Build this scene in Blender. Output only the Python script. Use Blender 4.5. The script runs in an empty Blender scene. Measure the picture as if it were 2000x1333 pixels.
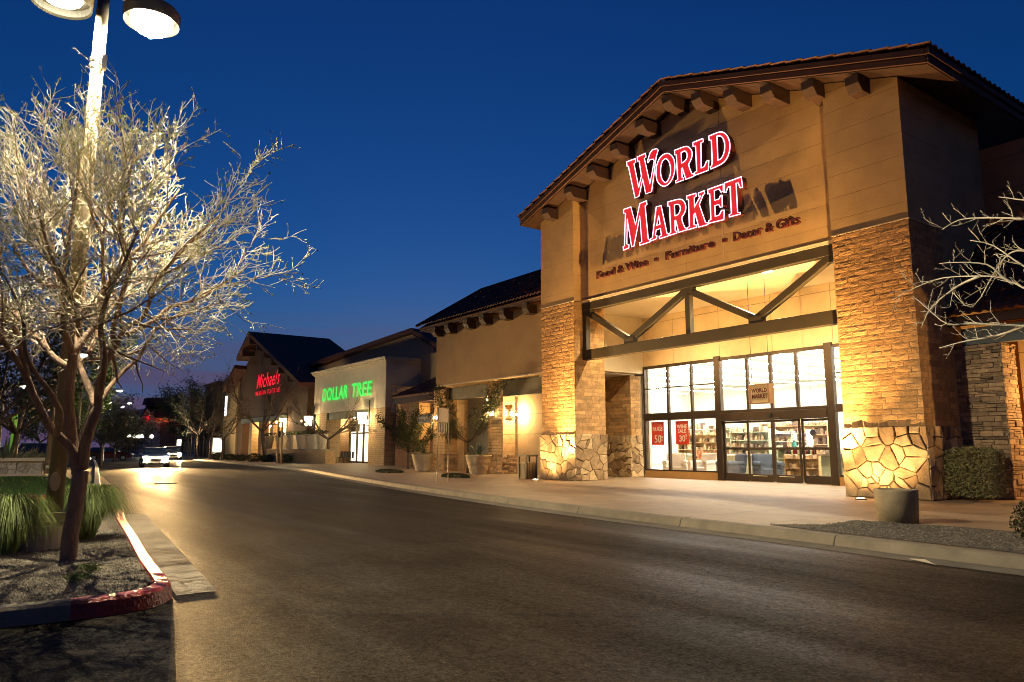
import bpy, bmesh, math, random
from mathutils import Vector, Matrix, noise
import numpy as np
R = math.radians
rnd = random.Random(7)
sc = bpy.context.scene
col = sc.collection
# ------------------------------------------------------------------ camera
FPX, PITCH, YAW, HC = 1430.0, R(8.30), R(35.6), 1.4
_fh = (-math.cos(YAW), math.sin(YAW))
_fw = Vector((_fh[0]*math.cos(PITCH), _fh[1]*math.cos(PITCH), math.sin(PITCH)))
_rt = Vector((math.sin(YAW), math.cos(YAW), 0))
_up = _rt.cross(_fw)
cam_d = bpy.data.cameras.new('camera'); cam = bpy.data.objects.new('camera', cam_d); col.objects.link(cam)
cam.matrix_world = Matrix(((_rt.x, _up.x, -_fw.x, 0), (_rt.y, _up.y, -_fw.y, 0), (_rt.z, _up.z, -_fw.z, HC), (0, 0, 0, 1)))
cam_d.sensor_width = 36; cam_d.lens = FPX/2000*36; cam_d.clip_start = .05; cam_d.clip_end = 4000
sc.camera = cam
# ------------------------------------------------------------------ dusk sky
w = bpy.data.worlds.new('World'); sc.world = w; w.use_nodes = True
nt = w.node_tree; bg = nt.nodes['Background']
sky = nt.nodes.new('ShaderNodeTexSky'); sky.sky_type = 'NISHITA'; sky.sun_disc = False
sky.sun_elevation = R(-.4); sky.sun_rotation = R(300); sky.ozone_density = 6; sky.dust_density = 1.0; sky.altitude = 300
hs = nt.nodes.new('ShaderNodeHueSaturation'); hs.inputs['Saturation'].default_value = 1.0
tm = nt.nodes.new('ShaderNodeMix'); tm.data_type = 'RGBA'; tm.blend_type = 'MULTIPLY'; tm.inputs[0].default_value = 1; tm.inputs[7].default_value = (.55, 1.12, .90, 1)
nt.links.new(sky.outputs[0], hs.inputs['Color']); nt.links.new(hs.outputs[0], tm.inputs[6]); # low haze glow of the town along the horizon, with a few thin cloud streaks
tcw = nt.nodes.new('ShaderNodeTexCoord'); sp = nt.nodes.new('ShaderNodeSeparateXYZ'); nt.links.new(tcw.outputs['Generated'], sp.inputs[0])
mrw = nt.nodes.new('ShaderNodeMapRange'); mrw.inputs[1].default_value = .02; mrw.inputs[2].default_value = .24; mrw.inputs[3].default_value = .97; mrw.inputs[4].default_value = 0; mrw.interpolation_type = 'SMOOTHERSTEP'; nt.links.new(sp.outputs['Z'], mrw.inputs[0])
cl = nt.nodes.new('ShaderNodeTexNoise'); mpw = nt.nodes.new('ShaderNodeMapping'); mpw.inputs['Scale'].default_value = (3, 3, 26); nt.links.new(tcw.outputs['Generated'], mpw.inputs[0]); nt.links.new(mpw.outputs[0], cl.inputs['Vector']); cl.inputs['Scale'].default_value = 2.2; cl.inputs['Detail'].default_value = 6
cr_ = nt.nodes.new('ShaderNodeValToRGB'); cr_.color_ramp.elements[0].position = .40; cr_.color_ramp.elements[1].position = .62; cr_.color_ramp.elements[0].color = (.24, .15, .34, 1); cr_.color_ramp.elements[1].color = (.16, .21, .5, 1); nt.links.new(cl.outputs['Fac'], cr_.inputs[0])
mw = nt.nodes.new('ShaderNodeMix'); mw.data_type = 'RGBA'; nt.links.new(mrw.outputs[0], mw.inputs[0]); nt.links.new(tm.outputs[2], mw.inputs[6]); nt.links.new(cr_.outputs[0], mw.inputs[7])
nt.links.new(mw.outputs[2], bg.inputs[0])
bg.inputs[1].default_value = .20
sc.view_settings.view_transform = 'Standard'; sc.view_settings.look = 'None'
sc.view_settings.exposure = 1.0; sc.view_settings.gamma = 1
sc.cycles.use_denoising = True; sc.cycles.filter_width = .9; sc.cycles.max_bounces = 5; sc.cycles.diffuse_bounces = 3; sc.cycles.glossy_bounces = 3
sc.cycles.transparent_max_bounces = 12; sc.cycles.sample_clamp_indirect = 4; sc.cycles.caustics_reflective = False; sc.cycles.caustics_refractive = False
# ------------------------------------------------------------------ photo point -> world point on a plane that stands in the scene
def _ray(px, py): return _fw + _rt*((px-1000)/FPX) + _up*((666.5-py)/FPX)
def atY(px, py, Y): d = _ray(px, py); t = Y/d.y; return Vector((d.x*t, Y, HC+d.z*t))
def atX(px, py, X): d = _ray(px, py); t = X/d.x; return Vector((X, d.y*t, HC+d.z*t))
def atZ(px, py, Z=0.): d = _ray(px, py); t = (Z-HC)/d.z; return Vector((d.x*t, d.y*t, Z))
# ------------------------------------------------------------------ object helpers
def tag(o, label=None, cat=None, group=None, kind=None):
    if label: o['label'] = label
    if cat: o['category'] = cat
    if group: o['group'] = group
    if kind: o['kind'] = kind
    return o
def thing(name, label, cat, loc=(0, 0, 0), group=None, rz=0):
    o = bpy.data.objects.new(name, None); col.objects.link(o); o.location = loc; o.rotation_euler = (0, 0, rz); o.empty_display_size = .2
    return tag(o, label, cat, group)
def rootloc(p):
    while p.parent: p = p.parent
    return Vector(p.location)
class MB:
    def __init__(s): s.v = []; s.f = []; s.m = []; s.t = []; s.cm = 0; s.ct = None
    def face(s, pts):
        i = len(s.v); s.v += [tuple(p) for p in pts]; s.f.append(tuple(range(i, i+len(pts)))); s.m.append(s.cm); s.t.append(s.ct if s.ct is not None else .5)
    def raw(s, vs, fs):
        i = len(s.v); s.v += [tuple(p) for p in vs]
        for f in fs: s.f.append(tuple(a+i for a in f)); s.m.append(s.cm); s.t.append(s.ct if s.ct is not None else .5)
    def box(s, x0, x1, y0, y1, z0, z1):
        v = [(x0,y0,z0),(x1,y0,z0),(x1,y1,z0),(x0,y1,z0),(x0,y0,z1),(x1,y0,z1),(x1,y1,z1),(x0,y1,z1)]
        s.raw(v, [(0,3,2,1),(4,5,6,7),(0,1,5,4),(1,2,6,5),(2,3,7,6),(3,0,4,7)]); return s
    def beam(s, a, b, w, h, up=(0,0,1)):
        a = Vector(a); b = Vector(b); d = (b-a).normalized(); u = Vector(up); x = d.cross(u)
        if x.length < 1e-4: x = d.cross(Vector((0,1,0)))
        x.normalize(); y = x.cross(d).normalized(); x *= w/2; y *= h/2
        v = [a-x-y, a+x-y, a+x+y, a-x+y, b-x-y, b+x-y, b+x+y, b-x+y]
        s.raw(v, [(0,3,2,1),(4,5,6,7),(0,1,5,4),(1,2,6,5),(2,3,7,6),(3,0,4,7)]); return s
    def prism(s, pts, d):          # planar polygon pushed by vector d
        n = len(pts); d = Vector(d); a = [Vector(p) for p in pts]; b = [p+d for p in a]
        s.raw(a+b, [tuple(range(n))[::-1], tuple(range(n, 2*n))] + [(i, (i+1) % n, n+(i+1) % n, n+i) for i in range(n)]); return s
    def tube(s, pts, rad, n=6, cap=True):
        P = [Vector(p) for p in pts]; k = len(P)
        if not hasattr(rad, '__len__'): rad = [rad]*k
        vs = []; x = None
        for i, p in enumerate(P):
            d = (P[min(i+1, k-1)]-P[max(i-1, 0)])
            d = d.normalized() if d.length > 1e-7 else Vector((0,0,1))
            if x is None:
                x = d.orthogonal().normalized()
            else:
                x = x-d*x.dot(d)
                x = x.normalized() if x.length > 1e-6 else d.orthogonal().normalized()
            y = d.cross(x)
            for j in range(n):
                a = 2*math.pi*j/n; vs.append(p+(x*math.cos(a)+y*math.sin(a))*rad[i])
        fs = [(i*n+j, i*n+(j+1) % n, (i+1)*n+(j+1) % n, (i+1)*n+j) for i in range(k-1) for j in range(n)]
        if cap: fs += [tuple(range(n))[::-1], tuple(range((k-1)*n, k*n))]
        s.raw(vs, fs); return s
    def lathe(s, prof, c=(0,0,0), n=20, ang0=0, cap=True):
        vs = []; fs = []; k = len(prof)
        for r, z in prof:
            for j in range(n):
                a = 2*math.pi*j/n+ang0; vs.append((c[0]+r*math.cos(a), c[1]+r*math.sin(a), c[2]+z))
        for i in range(k-1):
            for j in range(n): fs.append((i*n+j, i*n+(j+1) % n, (i+1)*n+(j+1) % n, (i+1)*n+j))
        if cap: fs += [tuple(range(n))[::-1], tuple(range((k-1)*n, k*n))]
        s.raw(vs, fs); return s
    def ball(s, c, r, n=12, m=8, sz=1., nz=0.):
        vs = []; fs = []
        for i in range(m+1):
            t = math.pi*i/m
            for j in range(n):
                a = 2*math.pi*j/n; q = Vector((math.sin(t)*math.cos(a), math.sin(t)*math.sin(a), -math.cos(t)*sz))
                k = 1+nz*(noise.noise(q*3+Vector(c))) if nz else 1
                vs.append(Vector(c)+q*r*k)
        for i in range(m):
            for j in range(n): fs.append((i*n+j, i*n+(j+1) % n, (i+1)*n+(j+1) % n, (i+1)*n+j))
        s.raw(vs, fs); return s
    def build(s, name, mats, parent=None, smooth=False, label=None, bevel=0):
        o0 = rootloc(parent) if parent else Vector((0, 0, 0))
        me = bpy.data.meshes.new(name)
        me.from_pydata([(a-o0.x, b-o0.y, c-o0.z) for a, b, c in s.v], [], s.f)
        if not isinstance(mats, (list, tuple)): mats = [mats]
        for m in mats: me.materials.append(m)
        me.polygons.foreach_set('material_index', s.m)
        if smooth: me.polygons.foreach_set('use_smooth', [True]*len(s.f))
        at = me.attributes.new('tint', 'FLOAT', 'FACE'); at.data.foreach_set('value', s.t)
        me.update()
        o = bpy.data.objects.new(name, me); col.objects.link(o)
        if parent: o.parent = parent
        if label: o['label'] = label
        if bevel:
            b = o.modifiers.new('bevel', 'BEVEL'); b.width = bevel; b.segments = 2; b.limit_method = 'ANGLE'
        return o
def copy_tree(o, parent=None):
    c = o.copy(); col.objects.link(c)
    if parent: c.parent = parent
    for ch in [x for x in bpy.data.objects if x.parent == o]: copy_tree(ch, c)
    return c
def curve_text(body, name, size, mat, parent, loc, rot, extrude=.03, offset=0., shear=0., sx=1., sy=1., spacing=1., align='LEFT', bevel=0):
    cu = bpy.data.curves.new(name, 'FONT'); cu.body = body; cu.size = size; cu.extrude = extrude; cu.offset = offset; cu.shear = shear
    cu.space_character = spacing; cu.align_x = align; cu.resolution_u = 3; cu.bevel_depth = bevel
    t = bpy.data.objects.new(name, cu); col.objects.link(t)
    dg = bpy.context.evaluated_depsgraph_get(); me = bpy.data.meshes.new_from_object(t.evaluated_get(dg)); bpy.data.objects.remove(t)
    me.transform(Matrix.Diagonal((sx, sy, 1, 1))); me.materials.clear(); me.materials.append(mat)
    o = bpy.data.objects.new(name, me); col.objects.link(o)
    o0 = rootloc(parent) if parent else Vector((0, 0, 0))
    if parent: o.parent = parent
    o.location = Vector(loc)-o0; o.rotation_euler = rot
    return o
FRONT = (R(90), 0, 0)        # text that faces the street
EAST = (R(90), 0, R(90))     # text that faces back up the street (+X)
# ------------------------------------------------------------------ materials
EM = .55   # lit surfaces at this exposure
def lin(c):
    return tuple(((v/255)/12.92 if v/255 <= .04045 else ((v/255+.055)/1.055)**2.4) for v in c)+(1,)
def mat(name, c, rough=.75, metal=0., var=.2, scale=3., bump=0., bscale=40., tint=0., spec=.5, var2=None, detail=4, tcol=None, stretch=None, coat=0):
    m = bpy.data.materials.new(name); m.use_nodes = True; n = m.node_tree; b = n.nodes['Principled BSDF']; L = n.links
    c = tuple(c[:3]); tc = n.nodes.new('ShaderNodeTexCoord'); vec = tc.outputs['Object']
    if stretch:
        mp = n.nodes.new('ShaderNodeMapping'); mp.inputs['Scale'].default_value = stretch; L.new(vec, mp.inputs[0]); vec = mp.outputs[0]
    nz = n.nodes.new('ShaderNodeTexNoise'); nz.inputs['Scale'].default_value = scale; nz.inputs['Detail'].default_value = detail; nz.inputs['Roughness'].default_value = .62
    L.new(vec, nz.inputs['Vector'])
    rp = n.nodes.new('ShaderNodeValToRGB'); rp.color_ramp.elements[0].position = .3; rp.color_ramp.elements[1].position = .7
    rp.color_ramp.elements[0].color = tuple(v*(1-var) for v in c)+(1,)
    rp.color_ramp.elements[1].color = (tuple(min(1, v*(1+var)) for v in c) if var2 is None else tuple(var2[:3]))+(1,)
    L.new(nz.outputs['Fac'], rp.inputs[0]); out = rp.outputs[0]
    if tint:
        at = n.nodes.new('ShaderNodeAttribute'); at.attribute_name = 'tint'
        mx = n.nodes.new('ShaderNodeMix'); mx.data_type = 'RGBA'; mx.blend_type = 'MULTIPLY'; mx.inputs[0].default_value = 1
        r2 = n.nodes.new('ShaderNodeValToRGB'); r2.color_ramp.elements[0].color = (1-tint,)*3+(1,) if tcol is None else tuple(tcol[0])+(1,); r2.color_ramp.elements[1].color = (1+tint*.4,)*3+(1,) if tcol is None else tuple(tcol[1])+(1,)
        L.new(at.outputs['Fac'], r2.inputs[0]); L.new(out, mx.inputs[6]); L.new(r2.outputs[0], mx.inputs[7]); out = mx.outputs[2]
    L.new(out, b.inputs['Base Color'])
    b.inputs['Roughness'].default_value = rough; b.inputs['Metallic'].default_value = metal; b.inputs['Specular IOR Level'].default_value = spec
    b.inputs['Coat Weight'].default_value = coat
    if bump:
        n2 = n.nodes.new('ShaderNodeTexNoise'); n2.inputs['Scale'].default_value = bscale; n2.inputs['Detail'].default_value = 5
        L.new(vec, n2.inputs['Vector']); bp = n.nodes.new('ShaderNodeBump'); bp.inputs['Strength'].default_value = min(1, bump); bp.inputs['Distance'].default_value = .02*max(1, bump)
        L.new(n2.outputs['Fac'], bp.inputs['Height']); L.new(bp.outputs[0], b.inputs['Normal'])
    return m
def emis(name, c, s):
    m = bpy.data.materials.new(name); m.use_nodes = True; b = m.node_tree.nodes['Principled BSDF']
    b.inputs['Base Color'].default_value = (.1, .1, .1, 1); b.inputs['Emission Color'].default_value = tuple(c[:3])+(1,); b.inputs['Emission Strength'].default_value = s*(EM if s < 12 else 1)
    return m
def joints(m, sx, sy, w=.012, dark=.35, offset=0., rot=None, coord='Object', bumpd=.01):
    """adds a grid of narrow joints (brick node) to an existing material"""
    n = m.node_tree; L = n.links; b = n.nodes['Principled BSDF']; tc = n.nodes.new('ShaderNodeTexCoord'); mp = n.nodes.new('ShaderNodeMapping')
    if rot: mp.inputs['Rotation'].default_value = rot
    br = n.nodes.new('ShaderNodeTexBrick'); br.offset = offset; br.inputs['Scale'].default_value = 1; br.inputs['Brick Width'].default_value = sx; br.inputs['Row Height'].default_value = sy
    br.inputs['Mortar Size'].default_value = w; br.inputs['Mortar Smooth'].default_value = .3
    L.new(tc.outputs[coord], mp.inputs[0]); L.new(mp.outputs[0], br.inputs['Vector'])
    src = b.inputs['Base Color'].links[0].from_socket
    mx = n.nodes.new('ShaderNodeMix'); mx.data_type = 'RGBA'; mx.blend_type = 'MULTIPLY'
    mx.inputs[7].default_value = (dark, dark, dark, 1); L.new(br.outputs['Fac'], mx.inputs[0]); L.new(src, mx.inputs[6]); L.new(mx.outputs[2], b.inputs['Base Color'])
    bp = n.nodes.new('ShaderNodeBump'); bp.inputs['Strength'].default_value = 1; bp.inputs['Distance'].default_value = bumpd; bp.invert = True
    L.new(br.outputs['Fac'], bp.inputs['Height'])
    if b.inputs['Normal'].links: L.new(b.inputs['Normal'].links[0].from_socket, bp.inputs['Normal'])
    L.new(bp.outputs[0], b.inputs['Normal'])
    return m
def glass(name, tint=(1, 1, 1), refl=.08):
    m = bpy.data.materials.new(name); m.use_nodes = True; n = m.node_tree; n.nodes.remove(n.nodes['Principled BSDF']); o = n.nodes['Material Output']
    t = n.nodes.new('ShaderNodeBsdfTransparent'); t.inputs[0].default_value = tint+(1,); g = n.nodes.new('ShaderNodeBsdfGlossy'); g.inputs['Roughness'].default_value = .02
    mx = n.nodes.new('ShaderNodeMixShader'); mx.inputs[0].default_value = refl
    n.links.new(t.outputs[0], mx.inputs[1]); n.links.new(g.outputs[0], mx.inputs[2]); n.links.new(mx.outputs[0], o.inputs[0]); return m
WALLXZ = (R(90), 0, 0)
stucco = joints(mat('stucco_ochre', (.54, .35, .15), .9, var=.14, scale=.9, bump=.35, bscale=55), 400, .62, .008, .75, rot=WALLXZ, bumpd=.006)
stucco_p = mat('stucco_plain', (.46, .30, .13), .9, var=.12, scale=.8, bump=.3, bscale=60)
stucco_pale = mat('stucco_pale', (.62, .52, .36), .9, var=.08, scale=1.2, bump=.25, bscale=60)
stucco_red = joints(mat('stucco_rust', (.42, .20, .09), .9, var=.22, scale=1.1, bump=.4, bscale=50), 2.4, .95, .012, .45, rot=WALLXZ)
stucco_gold = joints(mat('stucco_gold', (.55, .38, .20), .9, var=.12, scale=1.1, bump=.3, bscale=50), 2.4, .95, .012, .5, rot=WALLXZ)
brick = mat('slump_block', (.50, .29, .115), .92, var=.25, scale=6, bump=.8, bscale=28, tint=.32)
mortar_d = mat('mortar_dark', (.07, .045, .025), .95, var=.2, scale=8)
mortar = mat('mortar', (.30, .21, .12), .95, var=.15, scale=8)
brick_flat = joints(mat('block_smooth', (.50, .33, .16), .9, var=.2, scale=5, bump=.4, bscale=40), .42, .152, .014, .55, .5, rot=WALLXZ)
brick_flat_x = joints(mat('block_smooth_side', (.50, .33, .16), .9, var=.2, scale=5, bump=.4, bscale=40), .42, .152, .014, .55, .5, rot=(R(90), 0, R(90)))
stone = mat('field_stone', (.56, .42, .24), .85, var=.28, scale=5, bump=.7, bscale=22, tint=.4, tcol=((.42, .34, .28), (1.25, 1.2, 1.1)))
ledge = mat('ledge_stone', (.44, .32, .19), .88, var=.25, scale=7, bump=.6, bscale=30, tint=.5, tcol=((.45, .42, .42), (1.25, 1.1, .95)))
wood = mat('timber_brown', (.042, .016, .008), .7, var=.35, scale=3, bump=.5, bscale=25, stretch=(1, 1, 6))
fascia_m = mat('fascia_brown', (.075, .027, .013), .7, var=.25, scale=2, bump=.2)
tile = mat('clay_tile', (.10, .035, .022), .85, var=.4, scale=2.5, bump=.4, bscale=20)
steel = mat('beam_olive', (.05, .037, .016), .55, var=.12, scale=2)
bronze = mat('frame_bronze', (.055, .036, .022), .45, metal=.5, var=.15, scale=3)
ceil_m = mat('porch_ceiling_paint', (.72, .62, .45), .9, var=.05, scale=1)
wall_in = mat('interior_paint', (.56, .55, .47), .8, var=.04, scale=1)
floor_in = mat('interior_floor', (.40, .30, .18), .35, var=.15, scale=2)
pane_m = glass('clear_pane')
white_strip = emis('strip_light', (1, .95, .84), 58)
red_face = emis('letter_red', (1, .0, .008), .68)
white_edge = emis('letter_white_tube', (1, .72, .95), 2.2)
red_side = mat('letter_return', (.10, .012, .012), .5, var=.1)
maroon = mat('letter_maroon', (.10, .018, .012), .5, var=.15)
green_face = emis('letter_green', (.03, .95, .10), .95)
pinkred = emis('letter_neon_red', (1, .0, .02), .95)
concrete = mat('concrete', (.34, .29, .22), .85, var=.18, scale=3, bump=.25, bscale=60)
black_iron = mat('black_iron', (.03, .025, .02), .5, metal=.4, var=.1)
tan_paint = mat('tan_paint', (.24, .165, .08), .5, var=.06, scale=1)
lamp_hot = emis('lamp_glass', (1, .93, .68), 22)
lamp_far = emis('far_lamp_glass', (.95, 1, .82), 18)
lantern_m = emis('lantern_glass', (1, .78, .42), 14)
# ------------------------------------------------------------------ ground, road, kerbs, pavements
asphalt = mat('asphalt', (.0135, .0098, .0055), .5, var=.3, scale=.45, bump=.9, bscale=120, var2=(.024, .0170, .0088), spec=.25, detail=8)
def _asphalt_grain(m):
    n = m.node_tree; L = n.links; b = n.nodes['Principled BSDF']; tc = n.nodes.new('ShaderNodeTexCoord')
    nz = n.nodes.new('ShaderNodeTexNoise'); nz.inputs['Scale'].default_value = 38; nz.inputs['Detail'].default_value = 4; nz.inputs['Roughness'].default_value = .75; L.new(tc.outputs['Object'], nz.inputs['Vector'])
    rp = n.nodes.new('ShaderNodeValToRGB'); rp.color_ramp.elements[0].position = .35; rp.color_ramp.elements[1].position = .75
    rp.color_ramp.elements[0].color = (.25, .25, .25, 1); rp.color_ramp.elements[1].color = (1.75, 1.65, 1.45, 1); L.new(nz.outputs['Fac'], rp.inputs[0])
    src = b.inputs['Base Color'].links[0].from_socket; mx = n.nodes.new('ShaderNodeMix'); mx.data_type = 'RGBA'; mx.blend_type = 'MULTIPLY'; mx.inputs[0].default_value = 1
    L.new(src, mx.inputs[6]); L.new(rp.outputs[0], mx.inputs[7])
    vg = n.nodes.new('ShaderNodeTexVoronoi'); vg.inputs['Scale'].default_value = 42; L.new(tc.outputs['Object'], vg.inputs['Vector'])
    vr = n.nodes.new('ShaderNodeValToRGB'); vr.color_ramp.elements[0].color = (5.5, 5.0, 4.2, 1); vr.color_ramp.elements[1].color = (1, 1, 1, 1); vr.color_ramp.elements[0].position = .10; vr.color_ramp.elements[1].position = .22; L.new(vg.outputs['Distance'], vr.inputs[0])
    ng = n.nodes.new('ShaderNodeTexNoise'); ng.inputs['Scale'].default_value = 12; ng.inputs['Detail'].default_value = 9; ng.inputs['Roughness'].default_value = .82; L.new(tc.outputs['Object'], ng.inputs['Vector'])
    ngr = n.nodes.new('ShaderNodeValToRGB'); ngr.color_ramp.elements[0].color = (.58, .54, .50, 1); ngr.color_ramp.elements[1].color = (1.3, 1.22, 1.08, 1); ngr.color_ramp.elements[0].position = .36; ngr.color_ramp.elements[1].position = .64; L.new(ng.outputs['Fac'], ngr.inputs[0])
    mz = n.nodes.new('ShaderNodeMix'); mz.data_type = 'RGBA'; mz.blend_type = 'MULTIPLY'; mz.inputs[0].default_value = 1; L.new(mx.outputs[2], mz.inputs[6]); L.new(ngr.outputs[0], mz.inputs[7]); mx = mz
    sm = n.nodes.new('ShaderNodeMath'); sm.operation = 'POWER'; sm.inputs[1].default_value = 2.2; L.new(ngr.outputs[0], sm.inputs[0])
    sm2 = n.nodes.new('ShaderNodeMath'); sm2.operation = 'MULTIPLY'; L.new(sm.outputs[0], sm2.inputs[0]); L.new(rp.outputs[0], sm2.inputs[1])
    sm3 = n.nodes.new('ShaderNodeMath'); sm3.operation = 'MULTIPLY'; sm3.inputs[1].default_value = .13; sm3.use_clamp = True; L.new(sm2.outputs[0], sm3.inputs[0]); L.new(sm3.outputs[0], b.inputs['Specular IOR Level'])
    m0 = n.nodes.new('ShaderNodeMix'); m0.data_type = 'RGBA'; m0.blend_type = 'MULTIPLY'; m0.inputs[0].default_value = 1; L.new(mx.outputs[2], m0.inputs[6]); L.new(vr.outputs[0], m0.inputs[7]); mx = m0
    # hairline cracks
    vo = n.nodes.new('ShaderNodeTexVoronoi'); vo.feature = 'DISTANCE_TO_EDGE'; vo.inputs['Scale'].default_value = .33
    nn = n.nodes.new('ShaderNodeTexNoise'); nn.inputs['Scale'].default_value = 1.6; L.new(tc.outputs['Object'], nn.inputs['Vector'])
    ad = n.nodes.new('ShaderNodeMix'); ad.data_type = 'VECTOR'; ad.inputs[0].default_value = .35; L.new(tc.outputs['Object'], ad.inputs[4]); L.new(nn.outputs['Color'], ad.inputs[5]); L.new(ad.outputs[1], vo.inputs['Vector'])
    cr = n.nodes.new('ShaderNodeValToRGB'); cr.color_ramp.elements[0].color = (.15, .15, .15, 1); cr.color_ramp.elements[1].color = (1, 1, 1, 1); cr.color_ramp.elements[0].position = 0; cr.color_ramp.elements[1].position = .02
    L.new(vo.outputs['Distance'], cr.inputs[0]); m2 = n.nodes.new('ShaderNodeMix'); m2.data_type = 'RGBA'; m2.blend_type = 'MULTIPLY'; m2.inputs[0].default_value = .8
    L.new(mx.outputs[2], m2.inputs[6]); L.new(cr.outputs[0], m2.inputs[7]); L.new(m2.outputs[2], b.inputs['Base Color'])
    # worn, smoother wheel paths along the street
    sx = n.nodes.new('ShaderNodeTexNoise'); mp = n.nodes.new('ShaderNodeMapping'); mp.inputs['Scale'].default_value = (.06, .9, 1); L.new(tc.outputs['Object'], mp.inputs[0]); L.new(mp.outputs[0], sx.inputs['Vector']); sx.inputs['Scale'].default_value = 1; sx.inputs['Detail'].default_value = 5
    mr = n.nodes.new('ShaderNodeMapRange'); mr.inputs[1].default_value = .3; mr.inputs[2].default_value = .7; mr.inputs[3].default_value = .45; mr.inputs[4].default_value = .75; L.new(sx.outputs['Fac'], mr.inputs[0]); L.new(mr.outputs[0], b.inputs['Roughness'])
_asphalt_grain(asphalt)
dirt = mat('parking_asphalt', (.035, .030, .026), .8, var=.3, scale=.3, bump=.3)
walk_m = joints(mat('pavement_concrete', (.30, .205, .115), .62, var=.16, scale=1.3, bump=.3, bscale=80, detail=7), 1.55, 1.55, .012, .45)
gutter_m = joints(mat('gutter_concrete', (.15, .125, .09), .8, var=.25, scale=2.2, bump=.4, bscale=70, detail=7), 3.05, 30, .012, .35)
kerb_m = joints(mat('kerb_concrete', (.20, .16, .105), .8, var=.25, scale=2.4, bump=.4, bscale=60, detail=7), 3.05, 30, .014, .3)
kerb_red = mat('kerb_red_paint', (.34, .012, .008), .38, var=.45, scale=5, bump=.8, bscale=30, detail=8, var2=(.42, .03, .015))
pebble_m = mat('pebble', (.22, .185, .135), .85, var=.3, scale=30, tint=.6)
bed_m = mat('gravel_bed', (.13, .105, .075), .95, var=.4, scale=22, bump=1.2, bscale=90)
lawn_m = mat('turf', (.05, .10, .015), .9, var=.35, scale=6, bump=.8, bscale=120)
def struct(o): o['kind'] = 'structure'; return o
g = MB(); g.face([(-900, -700, 0), (700, -700, 0), (700, 900, 0), (-900, 900, 0)]); struct(g.build('ground', dirt))
KL = [(34, 9.5), (12, 9.7), (4, 9.8), (-3.7, 9.98), (-6.64, 10.22), (-11.47, 10.52), (-16.8, 11.1), (-24, 12.2), (-33, 13.9), (-44.9, 16.2), (-62.6, 17.9), (-109, 20.8), (-190, 23)]
def smooth_path(P, n=5):
    P = [Vector((p[0], p[1], 0)) for p in P]; out = []
    for i in range(len(P)-1):
        a = P[max(0, i-1)]; b = P[i]; c = P[i+1]; d = P[min(len(P)-1, i+2)]
        for k in range(n):
            t = k/n; out.append(.5*((2*b)+(-a+c)*t+(2*a-5*b+4*c-d)*t*t+(-a+3*b-3*c+d)*t**3))
    out.append(P[-1]); return out
def offset_path(P, off, closed=False):
    n = len(P); out = []
    for i in range(n):
        a = P[(i-1) % n] if closed or i else P[i]; c = P[(i+1) % n] if closed or i < n-1 else P[i]
        d = (c-a).normalized(); out.append(P[i]+Vector((-d.y, d.x, 0))*off)
    return out
def sweep(mb, P, prof, closed=False, jit=0):
    rows = [offset_path(P, o, closed) for o, z in prof]; n = len(P); m = len(prof)
    vs = [Vector((rows[j][i].x, rows[j][i].y, prof[j][1]+(rnd.uniform(-jit, jit) if prof[j][1] > .01 else 0))) for i in range(n) for j in range(m)]
    fs = [(i*m+j, i*m+j+1, ((i+1) % n)*m+j+1, ((i+1) % n)*m+j) for i in range(n if closed else n-1) for j in range(m-1)]
    mb.raw(vs, fs)
kp = smooth_path(KL, 6)           # runs towards -X, so +offset is towards the road (-Y)
rd = MB(); pts = [(p.x, p.y-.3, .004) for p in kp]
for i in range(len(pts)-1): rd.face([pts[i], pts[i+1], (pts[i+1][0], -60, .004), (pts[i][0], -60, .004)][::-1])
struct(rd.build('road', asphalt))
gt = MB(); sweep(gt, kp, [(.55, .008), (.17, .012), (.12, .02)]); struct(gt.build('gutter', gutter_m))
kb = MB(); sweep(kb, kp, [(.14, .008), (.10, .12), (.08, .145), (.05, .155), (-.14, .155), (-.15, .14)]); struct(kb.build('kerb', kerb_m, smooth=False))
wk = MB(); ip = offset_path(kp, -.148)
for i in range(len(ip)-1): wk.face([(ip[i].x, ip[i].y, .15), (ip[i].x, 34, .15), (ip[i+1].x, 34, .15), (ip[i+1].x, ip[i+1].y, .15)])
struct(wk.build('pavement', walk_m))
# gravel bed by the kerb on the right
def gravel(name, poly, z, n, size, area, kind_struct=True):
    b = MB(); b.face([(x, y, z) for x, y in poly]); struct(b.build(name, bed_m))
    def inside(x, y):
        c = False; k = len(poly)
        for i in range(k):
            x1, y1 = poly[i]; x2, y2 = poly[(i+1) % k]
            if (y1 > y) != (y2 > y) and x < (x2-x1)*(y-y1)/(y2-y1)+x1: c = not c
        return c
    pb = MB(); cnt = 0
    while cnt < n:
        x = rnd.uniform(area[0], area[1]); y = rnd.uniform(area[2], area[3])
        if not inside(x, y): continue
        s = size*rnd.uniform(.5, 1.4); q = [Vector((rnd.uniform(-1, 1), rnd.uniform(-1, 1), rnd.uniform(-.6, .8))).normalized()*s for _ in range(5)]
        c = Vector((x, y, z+s*.25)); pb.ct = rnd.random(); i0 = [c+Vector((s, 0, 0)), c+Vector((-s*.4, s*.8, 0)), c+Vector((-s*.5, -s*.8, 0)), c+Vector((q[0].x*.3, q[0].y*.3, s*rnd.uniform(.5, .9))), c+q[1]*.8+Vector((0, 0, s*.4))]
        pb.raw(i0, [(0, 1, 3), (1, 2, 3), (2, 0, 3), (0, 1, 4), (2, 0, 4)]); cnt += 1
    tag(pb.build('pebbles', pebble_m), kind='stuff')
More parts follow.
